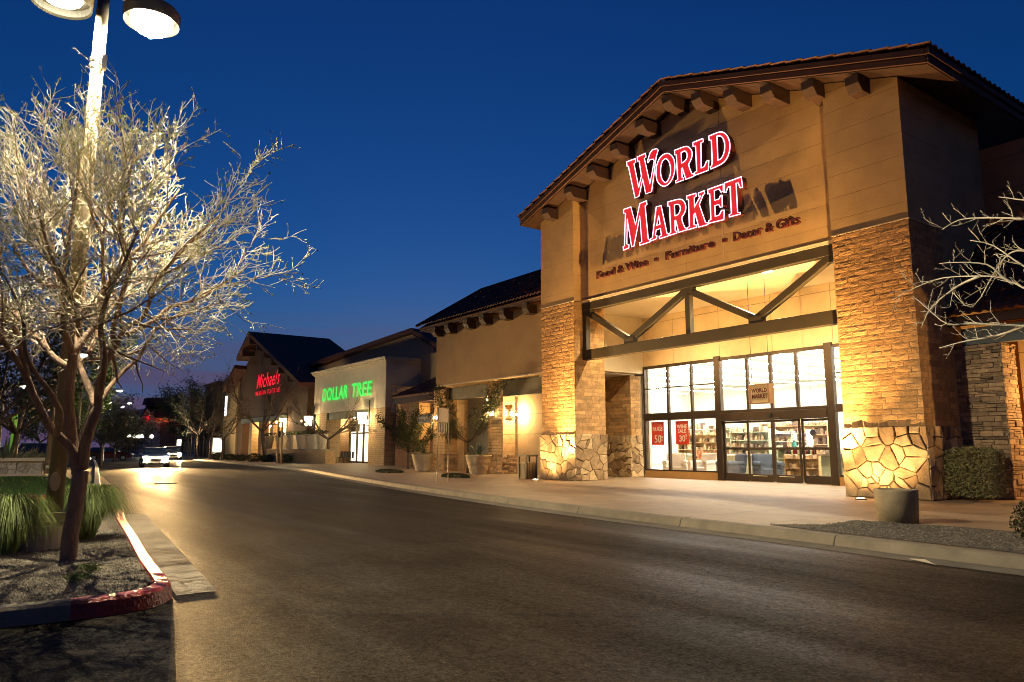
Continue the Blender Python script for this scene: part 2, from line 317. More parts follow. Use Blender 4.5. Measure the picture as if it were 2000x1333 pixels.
gravel('planting_bed', [(-7.6, 10.62), (-7.0, 11.3), (-7.1, 12.4), (-5.6, 12.75), (-2.5, 12.6), (8, 12.6), (8, 9.9), (-3.7, 10.16), (-6.64, 10.4)], .158, 5200, .016, (-7.6, -1.5, 10.1, 12.5))
# near island with the tree and the lamp post
isl = [(-7.23, -4.2), (-7.22, .2), (-7.2, .7), (-7.22, 1.02), (-7.34, 1.33), (-7.58, 1.50), (-7.9, 1.585), (-9.4, 1.70), (-12.2, 1.96), (-15, 2.2), (-17.0, 2.42), (-17.35, 2.2), (-17.4, 1.6), (-17.6, -4.2)]
ip2 = [Vector((x, y, 0)) for x, y in isl]
ic = MB(); prof = [(-.02, .004), (.0, .125), (.03, .15), (.14, .155), (.155, .13), (.155, 0)]
sweep(ic, ip2[:3], prof); struct(ic.build('kerb', kerb_m, smooth=False))
ic = MB(); ip3 = smooth_path([(p.x, p.y) for p in ip2[2:]], 6); sweep(ic, ip3, [(o, z) for o, z in prof], jit=.003)
struct(ic.build('kerb', kerb_red, smooth=False))
bedp = [(-7.38, -4), (-7.37, .7), (-7.5, 1.25), (-7.9, 1.43), (-9.4, 1.55), (-12.2, 1.8), (-17.0, 2.27), (-17.3, -4)]
gravel('island_bed', bedp, .135, 15000, .013, (-13.2, -7.4, -.3, 1.9))
sl = MB()
sl.face([(-7.75, 1.62, .009), (-7.78, 2.0, .009), (-17.6, 2.95, .009), (-17.6, 2.45, .009)])
struct(sl.build('gutter', gutter_m))
# second island: lawn, red kerb
isl2 = [(-38.5, -5), (-24.2, -5), (-23.8, .3), (-23.2, 1.8), (-23.6, 2.8), (-25.2, 3.1), (-28, 3.3), (-38, 4.4), (-60, 6.8), (-95, 10.4), (-97, 8), (-60, 1)]
ic = MB(); sweep(ic, [Vector((x, y, 0)) for x, y in isl2[:6]], [(-.02, .006), (0, .12), (.03, .15), (.2, .155), (.2, 0)]); struct(ic.build('kerb', kerb_red))
ic = MB(); sweep(ic, [Vector((x, y, 0)) for x, y in isl2[5:10]], [(-.02, .006), (0, .12), (.03, .15), (.2, .155), (.2, 0)]); struct(ic.build('kerb', mat('kerb_white', (.5, .45, .36), .6)))
ln = MB(); ln.face([(-24, -5, .14), (-24, 2.6, .14), (-28, 3.1, .14), (-39.3, 4.4, .14), (-39.3, -5, .14)]); struct(ln.build('lawn', lawn_m))
ln = MB(); ln.face([(-39.3, -5, .13), (-39.3, 4.3, .13), (-60, 6.6, .13), (-95, 10.2, .13), (-95, -5, .13)]); struct(ln.build('planting_bed', bed_m))
bl = MB()
for _ in range(9000):
    x = rnd.uniform(-39, -24.3); y = rnd.uniform(-1, 3); h = rnd.uniform(.04, .09); a = rnd.uniform(0, 6.3); dx = math.cos(a)*.012; dy = math.sin(a)*.012
    bl.ct = rnd.random(); bl.face([(x-dx, y-dy, .14), (x+dx, y+dy, .14), (x+rnd.uniform(-.03, .03), y+rnd.uniform(-.03, .03), .14+h)])
tag(bl.build('grass', lawn_m), kind='stuff')
# old parking-lot gutter slab and a manhole cover in the road
sl = MB(); sl.face([(-31.8, 3.35, .009), (-31.8, 4.1, .009), (-42.5, 5.0, .009), (-42.5, 4.5, .009)]); struct(sl.build('gutter', gutter_m))
mh = MB(); mh.lathe([(.0, .004), (.42, .004), (.42, .016), (.36, .018), (.34, .012), (.05, .012), (0, .012)], (-32.4, 6.1, 0), 28)
tag(mh.build('manhole_cover', black_iron), 'round dark manhole cover set in the road near the far lawn', 'manhole cover')
# long sealed tar line bending across the asphalt
# ------------------------------------------------------------------ relief surfaces
def brick_face(mb, o, u, v, n, W, H, course=.1500, bl=.41, amp=.017, r=None):
    r = r or rnd; o = Vector(o); u = Vector(u); v = Vector(v); n = Vector(n); rows = max(1, round(H/course)); ch = H/rows
    for i in range(rows):
        x = -(i % 2)*bl/2-r.uniform(0, .03)
        while x < W-.02:
            l = bl*r.uniform(.85, 1.15); a = max(0, x)+.006; b = min(W, x+l)-.006; x += l
            if b-a < .03: continue
            z0 = i*ch+.007; z1 = (i+1)*ch-.007; nx = 5; nz = 4; mb.ct = r.random(); base = amp*r.uniform(.4, 1.0); seed = Vector((r.uniform(0, 99),)*3)
            lean = r.uniform(-.4, .5)
            vs = []
            for jz in range(nz+1):
                for jx in range(nx+1):
                    fx = jx/nx; fz = jz/nz; p = Vector((a+(b-a)*fx, z0+(z1-z0)*fz, 0)); edge = (jx in (0, nx)) or (jz in (0, nz))
                    h = base*(.75+lean*(fz-.5))+noise.noise(seed+p*9)*amp*.55+noise.noise(seed+p*23)*amp*.35
                    dz = noise.noise(seed+p*6)*.008 if 0 < jx < nx else 0
                    vs.append(o+u*p.x+v*(p.y+(dz if jz in (0, nz) else 0))+n*(max(.004, h*(.55 if edge else 1))))
            q = nx+1; fs = [(jz*q+jx, jz*q+jx+1, (jz+1)*q+jx+1, (jz+1)*q+jx) for jz in range(nz) for jx in range(nx)]
            loop = [j for j in range(q)]+[jz*q+nx for jz in range(1, nz+1)]+[nz*q+jx for jx in range(nx-1, -1, -1)]+[jz*q for jz in range(nz-1, 0, -1)]
            k0 = len(vs)
            for j in loop: p = vs[j]; vs.append(p-n*((p-o).dot(n))-n*.003)
            m = len(loop); fs += [(loop[(j+1) % m], loop[j], k0+j, k0+(j+1) % m) for j in range(m)]
            mb.raw(vs, fs)
def clip(poly, px, py, nx, ny):
    out = []; k = len(poly)
    for i in range(k):
        a = poly[i]; b = poly[(i+1) % k]; da = (a[0]-px)*nx+(a[1]-py)*ny; db = (b[0]-px)*nx+(b[1]-py)*ny
        if da <= 0: out.append(a)
        if (da < 0 < db) or (db < 0 < da): t = da/(da-db); out.append((a[0]+(b[0]-a[0])*t, a[1]+(b[1]-a[1])*t))
    return out
def stone_face(mb, o, u, v, n, W, H, size=.34, dep=.06, r=None):
    r = r or rnd; o = Vector(o); u = Vector(u); v = Vector(v); n = Vector(n); S = []
    k = int(W*H/(size*size)*1.05)
    while len(S) < k:
        best = None; bd = -1
        for _ in range(5 if r.random() < .7 else 1):
            c = (r.uniform(0, W), r.uniform(0, H)); d = min([((c[0]-s[0])**2+(c[1]-s[1])**2) for s in S] or [9])
            if d > bd: bd = d; best = c
        S.append(best)
    for s in S:
        P = [(0, 0), (W, 0), (W, H), (0, H)]
        for t in S:
            if t is s: continue
            dx = t[0]-s[0]; dy = t[1]-s[1]
            if dx*dx+dy*dy > 2.2: continue
            P = clip(P, (s[0]+t[0])/2, (s[1]+t[1])/2, dx, dy)
            if len(P) < 3: break
        if len(P) < 3: continue
        Q = []
        for i in range(len(P)):       # split long sides so the outline can wander
            a = P[i]; b = P[(i+1) % len(P)]; L = math.hypot(b[0]-a[0], b[1]-a[1])
            if L < .015: continue
            Q.append(a)
            for kk in range(1, int(L/.09)+1):
                t = kk/(int(L/.09)+1); Q.append((a[0]+(b[0]-a[0])*t, a[1]+(b[1]-a[1])*t))
        if len(Q) < 3: continue
        cx = sum(p[0] for p in Q)/len(Q); cy = sum(p[1] for p in Q)/len(Q); mb.ct = r.random(); d = dep*r.uniform(.55, 1.15); tx = r.uniform(-.12, .12); ty = r.uniform(-.14, .14); sd = r.uniform(0, 50)
        def ring(ins, h, wob):
            out = []
            for p in Q:
                L = math.hypot(p[0]-cx, p[1]-cy) or 1e-4; f = max(0, (L-ins)/L); x = cx+(p[0]-cx)*f; y = cy+(p[1]-cy)*f
                x += noise.noise(Vector((p[0]*9, p[1]*9, sd)))*wob; y += noise.noise(Vector((p[0]*9, p[1]*9, sd+9)))*wob
                out.append(o+u*min(W, max(0, x))+v*min(H+.02, max(0, y))+n*max(.0, h+((x-cx)*tx+(y-cy)*ty+noise.noise(Vector((x*7, y*7, sd)))*.012 if h > 0 else 0)))
            return out
        R0 = ring(.012, -.002, .0); R1 = ring(.016, d*.75, .014); R2 = ring(.034, d, .014); R3 = ring(.085, d*1.04, .02); k = len(Q)
        vs = R0+R1+R2+R3+[o+u*cx+v*cy+n*(d*1.05)]
        fs = [(a*k+i, a*k+(i+1) % k, (a+1)*k+(i+1) % k, (a+1)*k+i) for a in range(3) for i in range(k)]+[(3*k+i, 3*k+(i+1) % k, 4*k) for i in range(k)]
        mb.raw(vs, fs)
def ledge_face(mb, o, u, v, n, W, H, r=None, hmax=.13):
    r = r or rnd; o = Vector(o); u = Vector(u); v = Vector(v); n = Vector(n); z = 0
    while z < H-.02:
        h = min(H-z, r.uniform(.05, hmax)); x = -r.uniform(0, .2)
        while x < W:
            l = r.uniform(.14, .5); a = max(0, x)+.004; b = min(W, x+l)-.004; x += l
            if b-a < .03: continue
            hh = h if r.random() < .75 else h*.5; d = r.uniform(.012, .05); mb.ct = r.random()
            for zz, h2 in ((z, hh), (z+hh, h-hh)):
                if h2 < .02: continue
                d2 = d*r.uniform(.6, 1.2); c = [(a, zz+.005), (b, zz+.005), (b, zz+h2-.005), (a, zz+h2-.005)]
                inn = [(a+.012, zz+.012), (b-.012, zz+.012), (b-.012, zz+h2-.012), (a+.012, zz+h2-.012)]
                j = [r.uniform(-.006, .006) for _ in range(4)]
                vs = [o+u*p[0]+v*p[1] for p in c]+[o+u*(p[0])+v*p[1]+n*d2*.7 for p in c]+[o+u*p[0]+v*p[1]+n*(d2+j[i]) for i, p in enumerate(inn)]
                mb.raw(vs, [(i, (i+1) % 4, 4+(i+1) % 4, 4+i) for i in range(4)]+[(4+i, 4+(i+1) % 4, 8+(i+1) % 4, 8+i) for i in range(4)]+[(8, 9, 10, 11)])
        z += h
def tile_slope(mb, A, B, C, D, tw=.26, course=.38, amp=.055, thick=.03):
    """A-B eave, D-C ridge: barrel tiles in overlapping courses"""
    A, B, C, D = map(Vector, (A, B, C, D)); nt_ = max(2, int((B-A).length/tw)); nc = max(1, int(((D-A).length+(C-B).length)/2/course)); nu = nt_*6
    nrm = (B-A).cross(D-A).normalized()
    if nrm.z < 0: nrm = -nrm
    for c in range(nc):
        v0 = c/nc; v1 = min(1, (c+1.12)/nc); vs = []
        for vi, (v, lift) in enumerate(((v0, thick+.02), (v1, 0))):
            for i in range(nu+1):
                t = i/nu; e = A.lerp(B, t); f = D.lerp(C, t); ph = (i % 6)/6*math.pi*2
                jit = (noise.noise(Vector((i//6*.7, c*1.3, 2)))*.012)
                vs.append(e.lerp(f, v)+nrm*(amp*(.5+.5*math.cos(ph))+lift+jit))
        q = nu+1; fs = [(i, i+1, q+i+1, q+i) for i in range(nu)]
        k0 = len(vs)
        for i in range(nu+1): vs.append(vs[i]-nrm*(thick))
        fs += [(k0+i, k0+i+1, i+1, i) for i in range(nu)]
        mb.ct = rnd.random(); mb.raw(vs, fs)
X, Y, Z = Vector((1, 0, 0)), Vector((0, 1, 0)), Vector((0, 0, 1))
# ------------------------------------------------------------------ the big gabled store
store = thing('store_building', 'large gabled store with two brick towers on stone bases and a glazed entrance porch', 'store building', (-16.2, 23, .15))
APX, APZ, SL = -16.1, 13.35, .325
def rake(x): return APZ-SL*abs(x-APX)
TF, CW = 18.5, 18.86      # tower front, recessed centre wall
LT0, LT1, RT0, RT1 = -23.75, -21.65, -10.75, -8.67
m = MB()
for a, b in ((LT0, LT1), (RT0, RT1)):
    m.prism([(a, TF, 7.152), (b, TF, 7.152), (b, TF, rake(b)), (a, TF, rake(a))], (0, 1.9 if a < -15 else 4.6, 0))
m.prism([(LT1-.01, CW, 7.152), (RT0+.01, CW, 7.152), (RT0+.01, CW, rake(RT0)), (APX, CW, APZ), (LT1-.01, CW, rake(LT1))], (0, 1.2, 0))
m.build('gable_wall', stucco, store)
m = MB()   # expansion joints and drip screeds as proud thin metal beads
for a, b in ((LT0, LT1), (RT0, RT1)): m.box(a-.01, b+.01, TF-.022, TF-.001, 7.13, 7.16)
m.box(-14.655, -14.64, CW-.006, CW-.001, 7.3, rake(-14.65)-.1)
m.box(LT1+.02, RT0-.02, CW-.02, CW-.001, 7.15, 7.17); m.box(RT1+.001, RT1+.022, TF, 20.4, 7.13, 7.16)
m.build('screed_bead', mat('bead_pale', (.6, .48, .3), .6), store)
def tower(a, b, depth, sr, inner):
    r = random.Random(sr)
    m = MB(); m.box(a+.012, b-.012, TF+.012, TF+depth-.012, 1.9, 7.125); core = m.build('brick_tower', mortar, store)
    m = MB(); brick_face(m, (a, TF+.01, 1.93), X, Z, -Y, b-a, 5.19, r=r); m.build('brick_facing', brick, core)
    m = MB()
    for side, xx, nn in (('e', b-.01, X), ('w', a+.01, -X)):
        if side == 'e': brick_face(m, (xx, TF, 1.93), Y, Z, nn, depth, 5.19, amp=.006, r=r)
    m.build('brick_return', brick, core)
    m = MB(); m.box(a-.02, b+.02, TF-.01, TF+depth+.01, .14, 1.9); sb = m.build('stone_base', mortar_d, core)
    m = MB(); stone_face(m, (a-.06, TF-.012, .15), X, Z, -Y, b-a+.12, 1.79, .33, .06, r=r)
    m.build('stone_facing', stone, sb)
    m = MB(); stone_face(m, (b+.022, TF-.06, .15), Y, Z, X, depth+.08, 1.79, .36, .045, r=r); m.build('stone_facing', stone, sb)
    return core
tower(LT0, LT1, 1.6, 3, 'e'); tower(RT0, RT1, 1.75, 11, 'w')
# side wall of the gable and the main block behind
m = MB(); m.prism([(RT1-.005, 20.24, .15), (RT1-.005, 23.1, .15), (RT1-.005, 23.1, 7.15), (RT1-.005, 20.24, 7.15)], (-.8, 0, 0)); m.build('side_wall', stucco_p, store)
m = MB(); m.box(-9.4, 16, 23.12, 46, .15, 10.05); m.build('rear_block', stucco_red, store)
m = MB(); m.box(-23.9, -9.4, 27.0, 46, 6.3, 9.2); m.box(-40.3, -9.5, 23.9, 46.4, 6.0, 6.28); m.build('flat_roof', stucco_p, store)
# roof: two slopes with twin fascia boards and a tile edge
rf = MB(); XL, XR, YF, YB = -24.25, -7.66, 17.86, 34
def rz(x): return APZ+.03-SL*abs(x-APX)
for a, b in ((XL, APX), (APX, XR)):
    rf.prism([(a, YF+.05, rz(a)), (b, YF+.05, rz(b)), (b, YF+.05, rz(b)+.16), (a, YF+.05, rz(a)+.16)], (0, YB-YF, 0))
roof = rf.build('roof', wood, store)
m = MB()
for a, b in ((XL-.02, APX), (APX, XR+.02)):
    m.prism([(a, YF-.03, rz(a)+.03), (b, YF-.03, rz(b)+.03), (b, YF-.03, rz(b)+.19), (a, YF-.03, rz(a)+.19)], (0, .075, 0))
    m.prism([(a, YF-.09, rz(a)+.22), (b, YF-.09, rz(b)+.22), (b, YF-.09, rz(b)+.37), (a, YF-.09, rz(a)+.37)], (0, .13, 0))
m.box(XR+.0, XR+.05, YF-.03, YB, rz(XR)+.02, rz(XR)+.2); m.box(XR+.03, XR+.12, YF-.09, YB, rz(XR)+.21, rz(XR)+.36)
m.box(XL-.05, XL, YF-.03, YB, rz(XL)+.02, rz(XL)+.2); m.build('fascia', fascia_m, roof)
m = MB()
tile_slope(m, (XR+.16, YF-.14, rz(XR)+.36), (XR+.16, YB, rz(XR)+.36), (APX, YB, rz(APX)+.42), (APX, YF-.14, rz(APX)+.42), tw=.3, course=.5)
tile_slope(m, (XL-.1, YB, rz(XL)+.36), (XL-.1, YF-.14, rz(XL)+.36), (APX, YF-.14, rz(APX)+.42), (APX, YB, rz(APX)+.42), tw=.3, course=.5)
m.build('roof_tiles', tile, roof)
def corbel_mesh(x, y0, y1, z, wd, hh, s=0):
    m = MB(); a = x-wd/2; q = lambda xx: 0
    P = [(a, y1, z), (a, y0, z), (a, y0, z-hh*.55), (a, y0+.18, z-hh), (a, y1, z-hh)]
    sl = s*wd
    n = len(P); v = [Vector(p) for p in P]+[Vector((p[0]+wd, p[1], p[2]+sl)) for p in P]
    m.raw(v, [tuple(range(n)), tuple(range(n, 2*n))[::-1]]+[(i, n+i, n+(i+1) % n, (i+1) % n) for i in range(n)]); return m
for x in (-22.75, -21.3, -19.95, -18.65, -17.32, -16.03, -14.78, -13.5, -12.18, -10.86, -9.58):
    z = min(rz(x-.2), rz(x+.2)); sgn = 0
    corbel_mesh(x, 17.93, 18.9, z-.012, .38, .44).build('corbel', wood, store, bevel=.015)
# truss across the porch opening
def beam_part(name, a, b, wd, h, upv=(0, 0, 1)):
    m = MB(); m.beam(a, b, wd, h, upv); return m.build(name, steel, store, bevel=.008)
beam_part('upper_beam', (LT1+.02, 19.04, 6.955), (RT0-.02, 19.04, 6.955), .28, .385)
beam_part('lower_beam', (LT1+.02, 19.04, 5.0), (RT0-.02, 19.04, 5.0), .28, .39)
nodes_ = [(-21.45, 6.72), (-19.1, 5.32), (-16.35, 6.70), (-13.65, 5.32), (-11.15, 6.70)]
for (x0, z0), (x1, z1) in zip(nodes_, nodes_[1:]): beam_part('truss_brace', (x0, 19.04, z0), (x1, 19.04, z1), .20, .21)
beam_part('truss_post', (-16.3, 19.04, 5.19), (-16.3, 19.04, 6.76), .2, .2, (0, 1, 0)); beam_part('truss_post', (-21.54, 19.04, 5.19), (-21.54, 19.04, 6.76), .2, .2, (0, 1, 0))
for x, z in ((-19.1, 5.28), (-13.65, 5.28), (-16.3, 6.68), (-21.4, 6.68), (-11.0, 6.68)):
    m = MB(); m.box(x-.23, x+.23, 18.92, 19.16, z-.11, z+.12); m.build('gusset_plate', steel, store)
# porch: ceiling, back wall, side walls
m = MB(); m.box(-23.2, -9.45, CW+.02, 23.5, 7.075, 7.25); m.build('porch_ceiling', ceil_m, store)
m = MB(); m.box(-22.76, -9.4, 23.42, 23.7, 4.93, 7.07); m.build('porch_wall', stucco_gold, store)
m = MB(); m.box(-23.1, -22.76, 20.1, 23.42, 4.62, 7.07); m.build('porch_side_wall', stucco_pale, store); m = MB(); m.box(-26, -23.1, 20.12, 23.2, 4.56, 4.70); m.build('passage_ceiling', stucco_pale, store)
m = MB(); m.box(-9.75, -9.4, 20.25, 23.5, .15, 7.07); m.build('porch_side_wall', stucco_pale, store)
# inner brick pier left of the glazing
m = MB(); m.box(-26, -23.09, 22.92, 23.6, 1.9, 4.56); pier = m.build('inner_brick_pier', mortar, store)
m = MB(); brick_face(m, (-26, 22.91, 1.93), X, Z, -Y, 2.92, 2.62, amp=.008); brick_face(m, (-23.08, 22.91, 1.93), Y, Z, X, .6, 2.62, amp=.006); m.build('brick_facing', brick, pier)
m = MB(); m.box(-26.02, -23.05, 22.88, 23.62, .14, 1.9); sb = m.build('stone_base', mortar_d, pier)
m = MB(); stone_face(m, (-25.6, 22.87, .15), X, Z, -Y, 2.6, 1.79, .33, .05); stone_face(m, (-23.04, 22.84, .15), Y, Z, X, .7, 1.79, .3, .045); m.build('stone_facing', stone, sb)
m = MB(); m.box(-26.05, -25.9, 21.55, 23, .15, 4.6); m.build('passage_wall', stucco_p, store)
# glazing
YG = 23.42
fr = MB()
def hbar(x0, x1, z0, z1, d=.10, y=YG): fr.box(x0, x1, y-d/2, y+d/2, z0, z1)
def vbar(x, z0, z1, wd=.09, d=.12, y=YG): fr.box(x-wd/2, x+wd/2, y-d/2, y+d/2, z0, z1)
hbar(-22.76, -18.83, 4.80, 4.92); hbar(-22.76, -18.83, 3.91, 3.955, .06); hbar(-22.76, -18.83, 2.56, 2.87, .14); hbar(-22.76, -18.83, .44, .50)
hbar(-18.6, -14.1, 4.80, 4.915, .101); hbar(-18.6, -14.1, 2.74, 2.84, .16)
for x, z1 in ((-22.70, 4.92), (-21.34, 4.80), (-20.06, 4.80)):
    vbar(x, .44, min(z1, 4.85), .10, .124)
for x in (-17.34, -16.31, -15.25): vbar(x, 2.84, 4.85, .10, .124)
for x in (-18.71, -13.98): fr.box(x-.14, x+.14, YG-.10, YG+.10, .15, 4.99)
hbar(-13.8, -9.76, 4.80, 4.91, .102); hbar(-13.8, -9.76, 3.91, 3.955, .061); hbar(-13.8, -9.76, 2.60, 2.87, .141); hbar(-13.8, -9.76, .44, .50, .101)
for x in (-12.6, -11.2): vbar(x, .44, 4.85, .10, .124)
sf = fr.build('storefront_frame', bronze, store, bevel=.006)
m = MB(); m.box(-22.74, -18.86, YG-.07, YG+.08, .15, .44); plm = mat('plinth_paint', (.42, .22, .07), .6, var=.1); m.build('plinth', plm, store); m = MB(); m.box(-13.84, -9.76, YG-.07, YG+.08, .15, .44); m.build('plinth', plm, store)
def pane(x0, x1, z0, z1, y=YG, par=sf):
    m = MB(); m.box(x0, x1, y-.004, y+.004, z0, z1); m.build('pane', pane_m, par)
for a, b in ((-22.65, -21.39), (-21.29, -20.11), (-20.01, -18.85), (-13.84, -12.65), (-12.55, -11.25), (-11.15, -9.76)):
    pane(a, b, .50, 2.56); pane(a, b, 2.87, 3.91); pane(a, b, 3.955, 4.80)
for a, b in ((-18.57, -17.39), (-17.29, -16.36), (-16.26, -15.30), (-15.20, -14.12)): pane(a, b, 2.84, 4.80)
m = MB(); m.box(-18.58, -14.12, YG-.13, YG+.12, 2.42, 2.735); m.box(-16.75, -15.95, YG-.17, YG-.13, 2.43, 2.49)
m.build('door_header', bronze, store, bevel=.01)
m = MB(); m.box(-16.43, -16.27, YG-.2, YG-.131, 2.52, 2.66); m.build('door_sensor', black_iron, store)
for i, (a, b) in enumerate(((-18.57, -17.42), (-17.42, -16.31), (-16.31, -15.2), (-15.2, -14.12))):
    yy = YG+(.04 if i in (0, 3) else -.05); dm = MB()
    dm.box(a, a+.07, yy-.03, yy+.03, .19, 2.415); dm.box(b-.07, b, yy-.03, yy+.03, .19, 2.415)
    dm.box(a+.07, b-.07, yy-.031, yy+.031, .17, .44); dm.box(a+.07, b-.07, yy-.031, yy+.031, 2.33, 2.41); dm.box(a+.07, b-.07, yy-.032, yy+.032, 1.33, 1.42)
    d = dm.build('sliding_door', bronze, store, bevel=.004)
    m = MB(); m.box(a+.07, b-.07, yy-.005, yy+.005, .44, 1.33); m.build('pane', pane_m, d)
    m = MB(); m.box(a+.07, b-.07, yy-.005, yy+.005, 1.42, 2.33); m.build('pane', pane_m, d)
    if i in (1, 2):
        m = MB(); m.box(a+.2, b-.3, yy-.036, yy-.033, .37, .39); m.build('decal', mat('decal_white', (.7, .62, .45), .6), d)
# sales posters hung inside the left panes
def poster(x0, x1, z0, z1, lines, label):
    t = thing('sale_poster', label, 'poster', ((x0+x1)/2, YG+.06, z0), 'red sale posters in the shop window')
    m = MB(); m.box(x0, x1, YG+.05, YG+.056, z0, z1); m.build('sheet', mat('poster_red', (.8, .05, .012), .6, var=.04), t)
    for txt, sz, zz, sx in lines:
        curve_text(txt, 'lettering', sz, mat('poster_white', (.85, .8, .62), .6, var=.01), t, ((x0+x1)/2, YG+.046, zz), FRONT, .002, offset=.004, sx=sx, align='CENTER')
    return t
poster(-22.42, -21.70, 1.52, 2.50, [('RUGS', .24, 2.12, .95), ('50', .46, 1.62, .9), ('%', .14, 1.86, 1)][:2], 'red window poster reading RUGS 50 percent off')
poster(-21.05, -20.36, 1.54, 2.50, [('WINE', .22, 2.20, .95), ('SALE', .22, 2.01, .95), ('30', .36, 1.66, .95)], 'red window poster reading WINE SALE 30 percent off')
for x, z, t in ((-21.78, 1.80, 0), (-20.47, 1.86, 1)):
    par = [o for o in bpy.data.objects if o.name.startswith('sale_poster')][t]
    curve_text('%', 'lettering', .13, bpy.data.materials['poster_white'], par, (x-.06, YG+.046, z), FRONT, .002, offset=.003); curve_text('OFF', 'lettering', .065, bpy.data.materials['poster_white'], par, (x-.08, YG+.046, z-.1), FRONT, .002)
for x, z, t, s_ in ((-22.06, 2.38, 0, 'SAVE ON'), (-20.70, 2.40, 1, 'SAVE NOW')):
    par = [o for o in bpy.data.objects if o.name.startswith('sale_poster')][t]
# wall sign, letters traced at their real size on the plane of the sign
SY = 18.52
GL = {
 'W': ([(120,378),(203,347),(208,385),(190,395),(236,625),(262,515),(240,370),(224,372),(220,332),(302,295),(306,335),(290,345),(345,590),(386,372),(376,352),(345,358),(325,387),(320,372),(345,292),(367,262),(408,250),(424,266),(405,330),(360,667),(303,688),(275,545),(238,712),(200,728),(136,420),(124,425)], []),
 'O': ([(500,292),(545,305),(578,352),(587,430),(575,510),(540,580),(490,618),(445,605),(410,560),(400,480),(410,400),(445,325)], [[(500,345),(530,375),(545,440),(540,510),(515,565),(490,580),(462,555),(445,490),(450,410),(470,360)]]),
 'R': ([(580,268),(690,225),(725,238),(750,275),(752,320),(735,370),(712,405),(750,495),(765,492),(768,517),(690,547),(656,437),(650,440),(655,530),(668,530),(670,552),(592,582),(590,560),(612,550),(598,310),(583,312)], [[(645,290),(680,272),(700,290),(705,325),(690,365),(650,392)]]),
 'L': ([(758,192),(855,153),(858,185),(835,195),(838,440),(870,420),(890,370),(912,365),(908,460),(775,508),(772,480),(795,470),(783,225),(760,230)], []),
 'D': ([(912,130),(1020,85),(1065,98),(1100,140),(1118,210),(1110,290),(1080,360),(1030,405),(930,448),(925,425),(948,410),(935,168),(915,172)], [[(990,130),(1030,128),(1055,160),(1068,220),(1060,290),(1035,345),(1000,365)]]),
 'M': ([(90,838),(160,812),(205,985),(245,780),(312,752),(316,790),(298,802),(328,1122),(345,1128),(345,1150),(246,1182),(244,1160),(265,1148),(247,900),(190,1192),(168,1200),(125,930),(122,1172),(142,1175),(142,1208),(88,1230),(85,1195),(98,1190),(108,872),(92,874)], []),
 'A': ([(405,812),(452,800),(510,1070),(525,1072),(522,1092),(435,1120),(432,1095),(455,1088),(445,1020),(405,1035),(396,1085),(412,1090),(410,1118),(352,1142),(350,1120),(368,1110)], [[(428,900),(442,980),(410,992)]]),
 'R2': ([(517,765),(625,735),(665,745),(690,790),(690,845),(668,890),(645,920),(680,1015),(700,1018),(700,1033),(622,1058),(592,940),(586,942),(588,1045),(605,1045),(605,1064),(530,1088),(527,1068),(545,1060),(533,805),(518,808)], [[(580,795),(612,785),(635,800),(638,840),(620,885),(585,900)]]),
 'K': ([(698,708),(788,680),(790,712),(772,722),(772,815),(832,705),(812,708),(810,680),(870,655),(872,685),(858,695),(820,790),(880,963),(903,965),(905,982),(815,1008),(778,872),(768,890),(770,985),(795,988),(797,1007),(708,1034),(706,1010),(725,1003),(715,740),(700,745)], []),
 'E': ([(903,645),(1050,592),(1052,665),(1028,670),(1012,640),(965,655),(968,750),(1010,735),(1026,700),(1040,700),(1042,815),(1020,815),(1008,790),(970,800),(974,905),(1012,890),(1035,845),(1060,842),(1058,935),(912,970),(910,945),(932,935),(920,685),(903,690)], []),
 'T': ([(1062,582),(1225,522),(1238,625),(1215,630),(1195,582),(1175,582),(1190,865),(1215,866),(1216,882),(1108,910),(1108,887),(1130,877),(1116,612),(1095,625),(1077,674),(1058,674)], [])}
def rounded(P, it=1):
    for _ in range(it):
        Q = []
        for i in range(len(P)):
            a = Vector(P[i-1]); b = Vector(P[i]); c = Vector(P[(i+1) % len(P)])
            u_ = (a-b); v_ = (c-b); ang = u_.angle(v_) if u_.length and v_.length else 0
            if ang > 2.0: k = .25; Q += [b+u_*k, b+v_*k]
            else: Q.append(b)
        P = [tuple(q) for q in Q]
    return P
def to_world(P, Y_=SY): return [atY(1200+x/4.937, 240+y/4.937, Y_) for x, y in P]
def fill_letter(name, outer, holes, matf, mats, matedge, parent, depth):
    cu = bpy.data.curves.new(name, 'CURVE'); cu.dimensions = '2D'; cu.fill_mode = 'BOTH'; cu.extrude = depth/2
    for P in [outer]+holes:
        s = cu.splines.new('POLY'); s.points.add(len(P)-1); s.use_cyclic_u = True
        for i, p in enumerate(P): s.points[i].co = (p.x, p.z, 0, 1)
    t = bpy.data.objects.new(name, cu); col.objects.link(t); dg = bpy.context.evaluated_depsgraph_get(); me = bpy.data.meshes.new_from_object(t.evaluated_get(dg)); bpy.data.objects.remove(t)
    me.materials.clear(); me.materials.append(mats); me.materials.append(matf)
    o0 = rootloc(parent)
    for v in me.vertices: x, z, e = v.co; v.co = (x-o0.x, outer[0].y+depth/2-e-o0.y, z-o0.z)
    me.update()
    for p in me.polygons: p.material_index = 1 if abs(p.normal.y) > .9 and p.center.y+o0.y < outer[0].y+.01 else 0
    o = bpy.data.objects.new(name, me); col.objects.link(o); o.parent = parent
    m = MB()
    for P in [outer]+holes:
        Q = [p+Vector((0, -.008, 0)) for p in P]; m.tube(Q+[Q[0], Q[1]], .017, 5, cap=False)
    m.build('outline', matedge, o); return o
sign = thing('wall_sign', 'large red illuminated letters with white outlines reading WORLD MARKET on the gable', 'sign', (-16.3, 18.7, 8.4))
